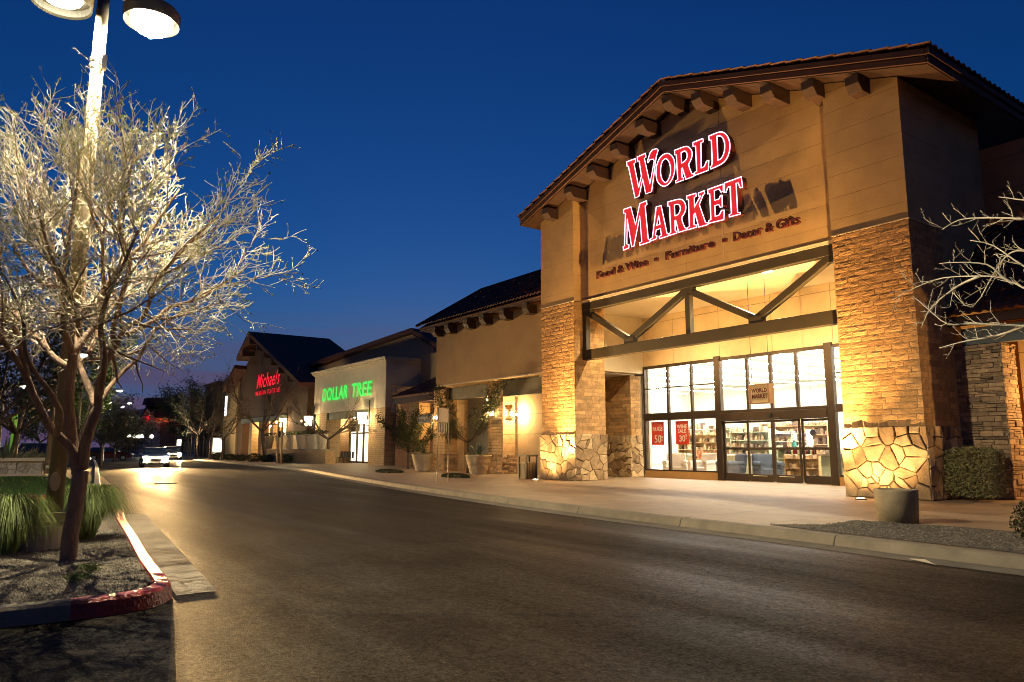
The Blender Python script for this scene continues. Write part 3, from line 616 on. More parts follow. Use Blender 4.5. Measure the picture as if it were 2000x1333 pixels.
for k in ('W', 'O', 'R', 'L', 'D', 'M', 'A', 'R2', 'K', 'E', 'T'):
    o_, h_ = GL[k]; rr = k in ('O', 'R', 'D', 'R2')
    fill_letter('letter', to_world(rounded(o_, 2 if rr else 0)), [to_world(rounded(h, 2 if rr else 0)) for h in h_], red_face, red_side, white_edge, sign, .24)
slog = thing('wall_sign', 'small maroon letters reading Food and Wine, Furniture, Decor and Gifts above the porch beam', 'sign', (-16.2, 18.8, 7.8))
def word(txt, x0, x1, z, size):
    o = curve_text(txt, 'word', size, maroon, slog, (x0, 18.72, z), FRONT, .05, offset=.008)
    w_ = max(v.co.x for v in o.data.vertices)-min(v.co.x for v in o.data.vertices); o.data.transform(Matrix.Diagonal(((x1-x0)/w_, 1, 1, 1)))
word('Food & Wine', -20.53, -17.85, 7.84, .40); word('\u25aa', -17.55, -17.4, 7.86, .35); word('Furniture', -17.0, -14.9, 7.84, .40); word('\u25aa', -14.6, -14.45, 7.86, .35); word('Decor & Gifts', -14.15, -11.83, 7.84, .40)
# hanging blade sign over the doors
hg = thing('hanging_sign', 'small tan box sign reading WORLD MARKET hung on two rods before the doors', 'sign', (-16.0, 21.4, 3))
pA = atY(1466, 754, 21.0); pB = atY(1505, 786, 21.0)
m = MB(); x0, x1, z0, z1 = pA.x, pB.x, pB.z, pA.z
m.box(x0, x1, 20.95, 21.15, z0, z1); m.build('sign_box', mat('sign_tan', (.55, .40, .2), .6, var=.06), hg, bevel=.01)
m = MB(); m.box(x0-.03, x0+.04, 20.92, 21.18, z0-.03, z1+.03); m.box(x1-.04, x1+.03, 20.92, 21.18, z0-.03, z1+.03); m.box(x0, x1, 20.925, 21.175, z1, z1+.03); m.box(x0, x1, 20.925, 21.175, z0-.03, z0); m.build('sign_frame', mat('sign_frame', (.30, .16, .06), .6), hg)
m = MB()
for x in (x0+.02, x1-.05): m.tube([(x, 21.05, z1), (x, 21.05, 7.08)], .009, 6)
m.build('hanger_rod', black_iron, hg)
for i, t_ in enumerate(('WORLD', 'MARKET')):
    o = curve_text(t_, 'lettering', .19, maroon, hg, ((x0+x1)/2, 20.94, (z0+z1)/2+.05-i*.19), FRONT, .004, offset=.006, align='CENTER', sx=.85)
# porch downlight (lit) and sprinkler head
dl = MB(); c_ = (-14.04, 20.17, 7.072); dl.lathe([(.0, -.02), (.16, -.02), (.19, 0)], c_, 20); o = dl.build('ceiling_light', emis('downlight', (1, .86, .55), 90), store)
def lamp(kind, name, loc, energy, color, size=.1, rot=None, spot=None, blend=.4, parent=None):
    d = bpy.data.lights.new(name, kind); d.energy = energy; d.color = color
    if kind in ('POINT', 'SPOT'): d.shadow_soft_size = min(size, .03)
    if kind == 'AREA': d.size = size
    if spot: d.spot_size = R(spot); d.spot_blend = blend
    o = bpy.data.objects.new(name, d); col.objects.link(o); o.location = loc
    if rot is not None: o.rotation_euler = Vector(rot).to_track_quat('-Z', 'Y').to_euler()
    o.visible_camera = True
    return o
WARM = (1, .62, .24); WHITE_W = (1, .80, .48)
lamp('SPOT', 'downlight_beam', (-14.04, 20.17, 7.0), 800, WHITE_W, .12, (0, 0, -1), 150, .6)
lamp('SPOT', 'downlight_beam', (-19.2, 20.4, 7.0), 600, WHITE_W, .12, (0, 0, -1), 150, .6)
# wall washers standing on the lower truss beam
for x in (-20.3, -17.2, -14.6, -12.0):
    t = thing('wall_washer', 'small floodlight on the lower porch beam aimed at the back wall', 'floodlight', (x, 19.3, 5.0), 'floodlights on the porch beam')
    m = MB(); m.box(x-.13, x+.13, 19.185, 19.3, 4.95, 5.07); m.build('housing', black_iron, t)
    lamp('SPOT', 'wash', (x, 19.36, 5.0), 420, (1, .66, .27), .06, (0, 1, .05), 80, .9)
# in-ground uplights that graze the towers
for x, y, tx, e in ((-22.95, 17.55, -16.5, 2900), (-9.85, 17.5, -15.0, 3300)):
    t = thing('ground_uplight', 'lit in-ground uplight before the %s brick tower' % ('left' if x < -15 else 'right'), 'ground light', (x, y, .15), 'in-ground uplights before the towers')
    m = MB(); m.lathe([(0, .0), (.13, .0), (.13, .03), (.09, .035)], (x, y, .15), 20); m.build('trim_ring', bronze, t)
    m = MB(); m.lathe([(0, .036), (.088, .036), (.05, .045), (0, .048)], (x, y, .15), 16); m.build('lens', emis('uplight_lens', (1, .8, .45), 60), t)
    sx = -1 if x > -15 else 1
    lamp('SPOT', 'uplight_beam', (x, y, .24), e*.62, (1, .53, .17), .03, (0.0, .03, 1), 52, 1)
    lamp('SPOT', 'gable_beam', (x, y, .24), e*1.35, (1, .58, .20), .03, (sx*.66, .07, 1), 78, .9)
    lamp('SPOT', 'uplight_spill', (x, y, .24), e*.07, (1, .62, .25), .03, (0.0, .3, 1), 150, .8)
# ------------------------------------------------------------------ inside the store
m = MB(); m.box(-40.2, -9.45, 46.0, 46.2, .15, 6.0); m.box(-40.2, -40, 23.7, 46, .15, 6.0); m.box(-9.6, -9.42, 23.72, 46, .15, 6.0); m.box(-40, -22.8, 23.72, 23.85, .15, 6.0); m.box(-22.8, -9.6, 23.72, 23.85, 4.95, 6.0)
m.build('interior_wall', wall_in, store)
m = MB(); m.box(-40, -9.6, 23.55, 46, .12, .17); m.build('interior_floor', floor_in, store)
m = MB(); m.box(-40, -9.6, 23.86, 46, 5.9, 5.98); m.build('interior_ceiling', mat('ceiling_tiles', (.30, .30, .25), .8, var=.05), store)
for i in range(11):
    x = -38.6+i*2.75; m = MB(); m.box(x-.06, x+.06, 25.0, 44.5, 5.52, 5.58); t = m.build('strip_light', white_strip, store)
# cabinets, shelving, merchandise
sage = mat('sage_paint', (.46, .50, .36), .6, var=.05); birch = mat('birch_wood', (.58, .38, .18), .6, var=.2, stretch=(1, 1, 8)); white_p = mat('white_paint', (.8, .78, .7), .5, var=.03)
goods = mat('goods', (.55, .42, .28), .6, var=.4, scale=9, tint=1, tcol=((.15, .12, .1), (1.5, 1.4, 1.3)))
def bottle(x, y, z, c, label=None, group='wine bottles in the shop window', h=.3):
    b = MB(); b.lathe([(0, 0), (.036, 0), (.038, .02), (.038, h*.58), (.014, h*.74), (.013, h*.97), (.015, h), (0, h)], (x, y, z), 10)
    o = b.build('wine_bottle', c, None, smooth=True); return tag(o, label, 'bottle', group)
def shelf_unit(x, y, w_, h, n, mt, label, rz=0, dens=1.):
    t = thing('shelf_unit', label, 'shelf', (x, y, .17)); d = .45
    m = MB(); m.box(x-w_/2, x-w_/2+.04, y, y+d, .17, h); m.box(x+w_/2-.04, x+w_/2, y, y+d, .17, h); m.box(x-w_/2+.04, x+w_/2-.04, y+d-.03, y+d, .2, h-.05); m.build('side_panel', mt, t)
    for k in range(n):
        z = .25+(h-.4)*k/(n-1) if n > 1 else h; m = MB(); m.box(x-w_/2+.04, x+w_/2-.04, y, y+d-.03, z-.03, z); m.build('shelf_board', mt, t)
    g = MB()
    for k in range(n):
        z = .25+(h-.4)*k/(n-1); xx = x-w_/2+.08
        while xx < x+w_/2-.15:
            bw = rnd.uniform(.06, .22); bh = rnd.uniform(.1, min(.34, (h-.4)/(n-1)*.8)); g.ct = rnd.random()
            if rnd.random() < .85*dens:
                if rnd.random() < .5: g.lathe([(0, 0), (bw*.4, 0), (bw*.45, bh*.5), (bw*.2, bh*.8), (bw*.22, bh), (0, bh)], (xx+bw/2, y+.2, z), 8)
                else: g.box(xx, xx+bw, y+.06, y+.3, z, z+bh)
            xx += bw+.02
    g.build('merchandise', goods, t, label='jars, boxes and bottles lined up on the shelves'); return t
shelf_unit(-20.9, 31.5, 3.6, 2.6, 6, birch, 'tall birch shelf unit full of jars behind the armchairs')
shelf_unit(-17.9, 33.0, 2.2, 2.4, 6, birch, 'birch shelf unit of goods seen through the leftmost sliding door')
shelf_unit(-23.9, 31.0, 1.9, 2.5, 6, sage, 'sage green shelf unit at the back left of the shop')
shelf_unit(-15.2, 31.8, 2.4, 2.5, 6, birch, 'birch shelf unit of glassware behind the wine display')
shelf_unit(-12.4, 30.5, 2.6, 2.5, 6, white_p, 'white shelf unit of goods behind the sage cabinet')
shelf_unit(-16.9, 25.9, 1.5, 1.15, 3, birch, 'low birch display of wine bottles inside the doors', dens=.4)
shelf_unit(-18.2, 27.2, 1.3, 1.5, 4, sage, 'low sage display unit behind the blue armchair', dens=.8)
wine_c = [mat('wine_red_glass', (.14, .01, .012), .15), mat('wine_dark_glass', (.02, .025, .015), .12), mat('wine_white_glass', (.5, .5, .3), .12)]
for i in range(14):
    bottle(-17.5+i*.092, 25.98, 1.155, wine_c[(i*7) % 3 if i % 4 else 0], ('%s wine bottle standing on the low birch display inside the doors' % ['red', 'black', 'pale'][(i*7) % 3 if i % 4 else 0]))
shelf_unit(-24.6, 29.0, 2.6, 2.2, 6, birch, 'birch shelf unit behind the RUGS poster')
shelf_unit(-27.6, 33.0, 3.6, 2.6, 6, white_p, 'white shelf unit in the far left depth of the shop')
shelf_unit(-22.0, 29.6, 2.2, 2.3, 6, sage, 'sage green shelf unit behind the WINE SALE poster')
shelf_unit(-19.6, 29.2, 1.8, 2.2, 6, white_p, 'white shelf unit left of the wide post between panes and doors')
shelf_unit(-13.9, 28.2, 1.6, 1.9, 5, birch, 'birch shelf unit right behind the sage cabinet')
def display_table(x, y, label, seed):
    t = thing('display_table', label, 'table', (x, y, .17)); m = MB(); m.box(x-.7, x+.7, y-.4, y+.4, .88, .93); m.build('table_top', birch, t)
    for sx in (-.65, .6):
        for sy in (-.35, .3): m = MB(); m.box(x+sx, x+sx+.05, y+sy, y+sy+.05, .17, .88); m.build('leg', birch, t)
    g = MB(); r = random.Random(seed)
    for _ in range(26):
        a = x+r.uniform(-.6, .55); b = y+r.uniform(-.33, .28); s_ = r.uniform(.04, .12); h_ = r.uniform(.08, .42); g.ct = r.random()
        if r.random() < .5: g.lathe([(0, 0), (s_*.5, 0), (s_*.6, h_*.5), (s_*.25, h_*.8), (s_*.25, h_), (0, h_)], (a, b, .93), 8)
        else: g.box(a, a+s_, b, b+s_, .93, .93+h_)
    g.build('merchandise', mat('goods_bright', (.5, .25, .15), .5, var=.5, scale=14, tint=1, tcol=((.1, .15, .2), (1.6, 1.4, 1.2))), t)
display_table(-15.9, 27.3, 'birch table of bottles and jars behind the middle doors', 1); display_table(-18.5, 28.6, 'birch table of small goods left behind the doors', 2); display_table(-12.6, 26.8, 'birch table of goods right of the doors', 3); display_table(-21.6, 26.0, 'birch table with ornaments behind the armchairs', 4)
# sage cabinet with white top
t = thing('cabinet', 'sage green cabinet with a white top just inside the right sliding door', 'cabinet', (-14.6, 24.6, .17))
m = MB(); m.box(-15.15, -14.3, 24.45, 24.95, .22, 1.12); m.build('body', sage, t); m = MB(); m.box(-15.25, -14.2, 24.4, 25.0, 1.12, 1.18); m.box(-15.19, -14.26, 24.41, 24.99, .17, .26); m.build('top', white_p, t)
m = MB(); m.box(-15.05, -14.4, 24.435, 24.449, .34, 1.04); m.build('door_panel', sage, t)
m = MB(); m.box(-14.55, -14.45, 24.42, 24.434, .72, .98); m.build('notice', white_p, t)
m = MB(); m.box(-14.95, -14.55, 24.5, 24.85, 1.18, 1.38); tag(m.build('carton', white_p), 'small white carton on top of the sage cabinet', 'box')
# counters and console behind armchairs
t = thing('counter', 'long sage counter with a white top behind the armchairs', 'counter', (-21.5, 27, .17))
m = MB(); m.box(-24.6, -19.2, 27.0, 27.6, .17, 1.05); m.build('body', sage, t); m = MB(); m.box(-24.7, -19.1, 26.9, 27.7, 1.05, 1.12); m.build('top', white_p, t)
m = MB(); [m.box(-24.5+i*.9, -24.5+i*.9+.78, 26.985, 26.999, .27, .97) for i in range(6)]; m.build('door_panel', sage, t)
def armchair(x, y, rz, fab, label, tuft=False):
    t = thing('armchair', label, 'armchair', (0, 0, 0)); leg = wood
    m = MB(); m.box(-.36, .36, -.36, .36, .2, .42); m.build('seat', fab, t, bevel=.05)
    m = MB(); m.prism([(-.42, .30, .25), (-.42, .46, .25), (-.42, .58, .98), (-.42, .44, 1.0)], (.84, 0, 0)); bk = m.build('backrest', fab, t, bevel=.05)
    if tuft:
        m = MB()
        for r_ in range(3):
            for c in range(5): m.ball((-.28+.14*c+(.07 if r_ % 2 else 0), .335+.04*r_, .5+.15*r_), .014, 6, 4)
        m.build('button', wood, bk)
    for s in (-1, 1):
        m = MB(); m.box(s*.42-.07, s*.42+.07, -.38, .36, .2, .58); m.tube([(s*.42, -.40, .60), (s*.42, .36, .62)], .095, 12); m.build('armrest', fab, t, bevel=.02, smooth=False)
    for sx in (-1, 1):
        for sy in (-1, 1): m = MB(); m.tube([(sx*.33, sy*.3, 0), (sx*.33, sy*.3, .2)], [.018, .03], 8); m.build('leg', leg, t)
    t.location = (x, y, .17); t.rotation_euler = (0, 0, rz); return t
fab_c = mat('cream_fabric', (.62, .55, .42), .9, var=.06, bump=.2); fab_t = mat('white_fabric', (.72, .68, .56), .9, var=.05, bump=.2); fab_b = mat('slate_fabric', (.10, .12, .16), .9, var=.15, bump=.2)
armchair(-22.1, 24.55, R(35), fab_c, 'cream armchair facing the street below the RUGS poster')
armchair(-20.75, 24.75, R(0), fab_t, 'white button tufted armchair behind the second left pane', True)
armchair(-19.15, 24.5, R(-25), fab_b, 'slate blue armchair beside the door post in the third pane')
armchair(-17.75, 25.0, R(60), fab_b, 'slate blue armchair turned sideways behind the leftmost sliding door')
# table lamps, pans and hanging pendant goods
for x, y, c, lb in ((-18.2, 27.5, white_p, 'white shaded table lamp on the low sage display unit'),):
    t = thing('table_lamp', lb, 'lamp', (x, y, 1.5)); m = MB(); m.lathe([(0, 0), (.06, 0), (.1, .1), (.05, .3), (.015, .34), (0, .34)], (x, y, 1.4), 12); m.build('base', mat('teal_glaze', (.1, .4, .38), .2), t, smooth=True)
    m = MB(); m.lathe([(.13, .3), (.1, .58)], (x, y, 1.4), 16); m.build('lamp_shade', white_p, t)
for x, y, z in ((-16.2, 27, 2.05), (-17.0, 27, 2.0)):
    t = thing('hanging_pan', 'dark round pan hanging %s behind the doors' % ('left of the other' if x < -16.5 else 'right of the other'), 'pan', (x, y, z))
    m = MB(); m.tube([(x, y-.02, z), (x, y+.02, z)], .13, 18); m.build('bowl', black_iron, t); m = MB(); m.box(x-.015, x+.015, y-.008, y+.008, z+.12, z+.45); m.build('handle', birch, t)
    m = MB(); m.tube([(x, y, z+.44), (x, y, 5.9)], .004, 4); m.build('cord', black_iron, t)
# ------------------------------------------------------------------ tiled wing left of the store
wing = thing('shop_wing', 'lower wing with a tiled hip roof on corbels and a plain ochre wall', 'building', (-29.5, 20, .15))
m = MB(); m.box(-34.42, -23.76, 19.6, 20.0, 4.66, 7.72); m.box(-34.42, -34.1, 20.0, 26, 4.66, 7.72); m.box(-34.1, -23.76, 20.0, 23.2, 4.66, 4.86); m.build('upper_wall', stucco_p, wing)
m = MB(); m.box(-34.41, -23.77, 19.575, 19.599, 4.64, 4.69); m.build('drip_bead', mat('bead_pale2', (.6, .5, .34), .6), wing)
m = MB(); m.box(-29.39, -23.9, 20.5, 20.75, 3.88, 4.64); m.box(-34.9, -30.75, 20.7, 20.95, 4.0, 4.64); m.build('beam', mat('beam_grey', (.10, .095, .06), .6), wing)
m = MB(); m.box(-29.2, -23.8, 21.25, 21.5, .15, 4.6); m.box(-33.4, -30.7, 22.5, 22.7, .15, 4.6); m.build('recess_wall', stucco_gold, wing)
def pier(x0, x1, y0, y1, par, z1=4.64, sz=1.05):
    p = MB(); p.box(x0, x1, y0, y1, sz, z1); c = p.build('brick_pier', brick_flat, par)
    p = MB(); p.box(x1-.001, x1+.004, y0+.002, y1-.002, sz, z1); p.build('pier_side', brick_flat_x, c)
    p = MB(); p.box(x0-.05, x1+.05, y0-.05, y1+.05, .14, sz); s_ = p.build('stone_base', mortar, c)
    p = MB(); ledge_face(p, (x0-.07, y0-.052, .15), X, Z, -Y, x1-x0+.14, sz-.13); ledge_face(p, (x1+.052, y0-.07, .15), Y, Z, X, y1-y0+.14, sz-.13); p.build('stone_facing', ledge, s_); return c
pier(-30.7, -29.4, 20.5, 21.24, wing); pier(-36.2, -34.9, 20.5, 21.24, wing)
hz0 = 8.02; ridge = 9.95; YE = 19.05; YR = 21.6
m = MB(); m.box(-35.3, -23.8, 19.3, 24, 7.72, 7.9); m.box(-35.5, -23.8, 19.15, 19.3, 7.78, 7.98); m.build('eave_board', fascia_m, wing)
wr = MB(); wr.prism([(-35.6, 19.1, 7.93), (-23.8, 19.1, 7.93), (-23.8, 21.6, 9.85), (-33.0, 21.6, 9.85)], (0, .06, -.05)); wr.prism([(-35.6, 19.1, 7.93), (-33.0, 21.6, 9.85), (-35.6, 24.1, 7.93)], (.03, 0, -.03)); wr.prism([(-35.6, 24.1, 7.93), (-33.0, 21.6, 9.85), (-23.8, 21.6, 9.85), (-23.8, 24.1, 7.93)], (0, -.03, -.03)); roofw = wr.build('roof', tile, wing)
m = MB()
for k in range(10):     # courses follow the hip
    v0 = k/10; v1 = (k+1.15)/10
    xa0 = -35.75+2.75*v0; xa1 = -35.75+2.75*min(1, v1); y0 = YE+(YR-YE)*v0; y1 = YE+(YR-YE)*min(1, v1); z0 = hz0+(ridge-hz0)*v0; z1 = hz0+(ridge-hz0)*min(1, v1)
    n = 46*6; vs = []
    for (xa, y, z, l) in ((xa0, y0, z0, .05), (xa1, y1, z1, 0)):
        for i in range(n+1):
            x = -23.78-(i/n)*12.0; h = .06*(.5+.5*math.cos(i % 6/6*6.283))+l; x = max(x, xa); vs.append((x, y-h*.6, z+h*.8))
    q = n+1; fs = [(i, q+i, q+i+1, i+1) for i in range(n)]; b0 = len(vs)
    for i in range(n+1): vs.append((vs[i][0], vs[i][1]+.02, vs[i][2]-.045))
    fs += [(b0+i, i, i+1, b0+i+1) for i in range(n)]; m.ct = rnd.random(); m.raw(vs, fs)
m.tube([(-23.8, YR, ridge+.06), (-33.0, YR, ridge+.06)], .09, 8); m.tube([(-33.0, YR, ridge+.06), (-35.75, YE, hz0+.06)], .09, 8); m.build('roof_tiles', tile, roofw)
for x in (-33.9, -32.5, -30.7, -29.2, -27.5, -25.7):
    p = MB(); a = x-.2; P = [(a, 19.62, 7.76), (a, 19.06, 7.76), (a, 19.06, 7.50), (a, 19.22, 7.3), (a, 19.62, 7.3)]; p.prism(P, (.42, 0, 0)); p.build('corbel', wood, wing, bevel=.015)
def wall_lantern(x, y, z, label, bright=1, dirn=(0, -1)):
    t = thing('wall_lantern', label, 'lantern', (x, y, z)); dx, dy = dirn
    m = MB(); m.beam((x-dx*.22, y-dy*.22, z+.05), (x-dx*.02, y-dy*.02, z+.05), .02, .02); m.box(x-.13, x+.13, y-.1, y+.1, z-.17, z-.14); m.box(x-.13, x+.13, y-.1, y+.1, z+.13, z+.16)
    for sx in (-.12, .12):
        for sy in (-.09, .09): m.box(x+sx-.008, x+sx+.008, y+sy-.008, y+sy+.008, z-.14, z+.13)
    m.build('frame', black_iron, t); m = MB(); m.box(x-.08, x+.08, y-.05, y+.05, z-.11, z+.10); m.build('glass', lantern_m, t); return t
wall_lantern(-30.05, 20.28, 3.09, 'lit wall lantern on the brick pier beside the small tree', 1)
lamp('POINT', 'lantern_glow', (-30.05, 20.05, 3.09), 70, WARM, .12)
wall_lantern(-29.15, 20.86, 3.05, 'lit wall lantern on the side of the brick pier by the glowing wall', 1, (1, 0)); lamp('POINT', 'lantern_glow', (-28.75, 20.86, 3.0), 170, (1, .66, .3), .12)
wall_lantern(-35.4, 20.28, 3.05, 'lit wall lantern on the pier above the two sign posts', 1); lamp('POINT', 'lantern_glow', (-35.4, 20.05, 3.05), 60, WARM, .1)
lamp('POINT', 'passage_glow', (-32, 21.3, 3.9), 60, WARM, .15)
# small dental office with a lean-to tile roof
dent = thing('small_office', 'small office with a lean-to tile roof beside the green lettered shop', 'building', (-42, 22, .15))
a = atY(765, 777, 21.0); m = MB()
tile_slope(m, (a.x, 21.0, a.z), (-34.6, 21.0, a.z), (-34.6, 24.0, a.z+1.7), (a.x+2.6, 24.0, a.z+1.7), tw=.26, course=.4); rfx = m.build('roof_tiles', tile, dent)
m = MB(); m.box(a.x+.1, -34.6, 21.1, 21.3, a.z-.42, a.z-.06); m.build('fascia', fascia_m, dent)
m = MB(); m.beam((-43.6, 22.6, 2.6), (a.x+.5, 21.25, a.z-.4), .12, .12); m.build('brace', stucco_pale, dent)
m = MB(); m.box(-47.9, -36, 24.0, 24.3, .15, 5.6); m.build('front_wall', stucco_red, dent)
m = MB(); m.box(-47.9, -40, 26, 27, 4, 8.2); m.build('rear_block', stucco_p, dent)
pier(-41.3, -40.0, 21.6, 22.4, dent, a.z-.42, .9)
m = MB(); m.box(-39.9, -36.3, 22.6, 22.8, .15, a.z-.4); m.build('lit_wall', stucco_gold, dent)
lamp('POINT', 'porch_glow', (-38.6, 21.6, 3.1), 90, WARM, .12)
pl = atY(814, 811, 20.9); pr = atY(845, 826, 20.9)
t = thing('hanging_sign', 'white board reading TOWN CENTER DENTAL GROUP hung below the lean-to roof', 'sign', (pl.x, 20.9, pl.z))
m = MB(); m.box(pl.x, pr.x, 20.88, 20.95, pr.z, pl.z); m.build('board', mat('sign_white', (.75, .68, .5), .6, var=.03), t)
for i, s_ in enumerate(('TOWN CENTER', 'DENTAL GROUP')): curve_text(s_, 'lettering', .26, black_iron, t, ((pl.x+pr.x)/2, 20.87, pr.z+.38-i*.3), FRONT, .003, align='CENTER', sx=.82)
# ------------------------------------------------------------------ shop with the green letters
dt = thing('shop_building', 'square pale fronted shop with a moulded cornice and a green illuminated sign', 'building', (-55, 25, .15))
m = MB(); m.box(-62.3, -48.2, 23.3, 23.7, 4.3, 7.7); m.box(-48.5, -48.21, 23.7, 28, 5.9, 7.7); m.box(-62.3, -48.5, 23.7, 28, 7.3, 7.6); m.build('parapet_wall', stucco_pale, dt)
m = MB()
for k, (z0, z1, d) in enumerate(((7.58, 7.7, .10), (7.7, 7.86, .2), (7.86, 7.96, .3))): m.box(-62.3-d, -48.2+d, 23.3-d, 28, z0, z1)
m.build('cornice', stucco_pale, dt)
m = MB(); m.box(-48.6, -48.0, 23.7, 27.5, 5.35, 5.75); m.box(-48.5, -48.05, 23.75, 26, 3.9, 4.9); m.build('side_band', stucco_pale, dt)
for a, b in ((-61.9, -59.4), (-51.0, -48.25)):
    m = MB(); m.box(a, b, 23.34, 24.6, .15, 4.3); c = m.build('brick_column', brick_flat, dt); m = MB(); m.box(b-.001, b+.004, 23.35, 24.59, .15, 4.3); m.build('column_side', brick_flat_x, c)
m = MB(); m.box(-59.4, -51.0, 23.45, 23.75, 3.72, 4.29); m.build('awning_beam', mat('awning_green', (.10, .11, .07), .7), dt)
m = MB(); m.box(-65, -59.4, 25.4, 25.7, .15, 4.3); m.box(-59.4, -51, 25.41, 25.69, 3.72, 4.3); m.box(-59.4, -51, 23.8, 25, 4.28, 4.4); m.build('recess_wall', brick_flat, dt)
m = MB(); m.box(-59.4, -52, 25.6, 25.7, .15, 3.7); m.build('lit_interior', emis('shop_interior', (1, .86, .58), 2.2), dt)
m = MB()
for x in (-59.35, -57.9, -56.6, -55.3, -54.0): m.box(x-.06, x+.06, 25.42, 25.55, .15, 3.72)
m.box(-59.4, -52, 25.43, 25.54, 2.55, 2.67); m.box(-59.4, -52, 25.43, 25.54, .15, .3); m.build('door_frame', bronze, dt)
m = MB(); m.box(-48.2, -44, 24.4, 24.7, .15, 5.0); m.build('side_wing_wall', brick_flat, dt)
t = thing('hanging_sign', 'small tan sign reading DOLLAR TREE over the shop doors', 'sign', (-56.6, 24.6, 2.7))
m = MB(); m.box(-57.7, -55.6, 24.6, 24.68, 2.7, 3.58); m.build('board', mat('sign_tan2', (.5, .42, .25), .6, var=.03), t)
for i, s_ in enumerate(('DOLLAR', 'TREE')): curve_text(s_, 'lettering', .42, black_iron, t, (-56.65, 24.58, 3.2-i*.4), FRONT, .004, align='CENTER', offset=.008)
t = thing('wall_sign', 'green illuminated letters reading DOLLAR TREE', 'sign', (-55.4, 23.2, 5.3))
for s_, x0, x1 in (('DOLLAR', -60.2, -54.9), ('TREE', -54.1, -50.45)):
    o = curve_text(s_, 'word', 1.5, green_face, t, (x0, 23.18, 5.32), FRONT, .01, offset=.028, shear=.12, spacing=1.12)
    w_ = max(v.co.x for v in o.data.vertices)-min(v.co.x for v in o.data.vertices); o.data.transform(Matrix.Diagonal(((x1-x0)/w_, 1, 1, 1)))
def bracket_lantern(x, y, z, s_, label):
    t = thing('wall_lantern', label, 'lantern', (x, y, z)); m = MB()
    m.box(x+s_*.95-.03, x+s_*.95+.03, y+.2, y+.26, z-1.0, z+1.3); m.box(min(x, x+s_*.95), max(x, x+s_*.95), y+.19, y+.24, z-.62, z-.56)
    m.build('bracket', black_iron, t); m = MB(); m.lathe([(.28, -.42), (.40, .42)], (x, y+.1, z), 4, R(45)); m.build('glass', lantern_m, t)
    m = MB(); m.lathe([(0, .5), (.42, .42), (.40, .40), (0, .4)], (x, y+.1, z), 4, R(45)); m.build('cap', black_iron, t)
    lamp('POINT', 'lantern_glow', (x, y-.5, z), 120, (1, .72, .36), .25)
bracket_lantern(-51.0, 22.7, 3.6, 1, 'square lit lantern on an iron bracket right of the green sign shop doors'); bracket_lantern(-62.2, 22.7, 3.7, 1, 'square lit lantern at the left corner of the green sign shop')
lamp('POINT', 'recess_glow', (-60.5, 24.6, 3.5), 190, (1, .78, .45), .2)
# patio chairs, product stands in front of the shop
cartm = mat('cart_wire', (.25, .24, .22), .35, metal=.8)
for i in range(5):
    x = -58.6+i*.55; t = thing('patio_chair', 'black metal chair in the row before the brick wall, %s from the tree' % ['first', 'second', 'third', 'fourth', 'fifth'][i], 'chair', (x, 24.3, .15), 'black chairs before the green sign shop') if i == 0 else copy_tree(ch0)
    if i == 0:
        ch0 = t; m = MB(); m.box(x-.2, x+.2, 24.1, 24.5, .57, .61); m.build('seat', black_iron, t)
        m = MB(); [m.box(x-.2+k*.09, x-.18+k*.09, 24.48, 24.51, .61, 1.05) for k in range(5)]; m.box(x-.2, x+.2, 24.475, 24.515, 1.05, 1.1); m.build('backrest', black_iron, t)
        for sx in (-.19, .17):
            for sy in (24.1, 24.47): m = MB(); m.box(x+sx, x+sx+.025, sy, sy+.025, .15, .57); m.build('leg', black_iron, t)
    else:
        t.location.x = x; t['label'] = 'black metal chair in the row before the brick wall, %s from the tree' % ['first', 'second', 'third', 'fourth', 'fifth'][i]
# stone gable block behind it
bk = thing('gabled_block', 'dark stone gable with a long tiled roof rising behind the green sign shop', 'building', (-60, 27, .15))
P = [atY(600, 900, 26.4), atY(597, 728, 26.4), atY(802, 652, 26.4), atY(849, 680, 26.4), atY(849, 860, 26.4)]
P[0].z = .15; P[4].z = .15
m = MB(); m.prism(P, (0, 8, 0)); m.build('stone_wall', ledge, bk)
A0, A1, A2 = atY(586, 716, 25.9), atY(802, 641, 25.9), atY(853, 671, 25.9)
m = MB(); dz = Vector((0, 0, -.35)); m.prism([A0, A1, A1+dz, A0+dz], (0, 12, 0)); m.prism([A1, A2, A2+dz, A1+dz], (0, 12, 0)); m.build('roof', tile, bk)
# ------------------------------------------------------------------ craft shop with the red script sign
ms = thing('shop_building', 'dark gabled shop with a red illuminated script sign', 'building', (-80, 26, .15))
brown = mat('stucco_brown', (.075, .036, .016), .9, var=.2, scale=.6)
P = [Vector((-90.5, 24.6, .15)), Vector((-90.5, 24.6, 9.0)), Vector((-88.5, 24.6, 11.0)), Vector((-83.3, 24.6, 13.9)), Vector((-67.5, 24.6, 7.6)), Vector((-67.5, 24.6, .15))]
P2 = [Vector((-90.5, 24.6, 4.6))]+P[1:5]+[Vector((-67.5, 24.6, 4.6))]
m = MB(); m.prism(P2, (0, .5, 0)); m.box(-90.5, -88.6, 24.6, 26, .15, 4.6); m.box(-73.2, -67.5, 24.6, 26, .15, 4.6); m.box(-67.9, -67.5, 25.1, 38, .15, 7.6); m.build('gable_wall', brown, ms)
m = MB(); q = lambda x, z: Vector((x, 23.2, z))
for a, b in (((-87.6, 11.9), (-83.3, 14.35)), ((-83.3, 14.35), (-66.0, 7.4)), ((-93, 8.5), (-88.2, 11.0))):
    m.prism([q(*a), q(*b), q(b[0], b[1]-.45), q(a[0], a[1]-.45)], (0, 9.5, 0))
m.prism([(-83.3, 31.6, 14.35), (-66, 31.6, 7.4), (-64.0, 36, 7.4), (-83.3, 36, 10)], (0, 0, -.3)); m.build('roof', tile, ms)
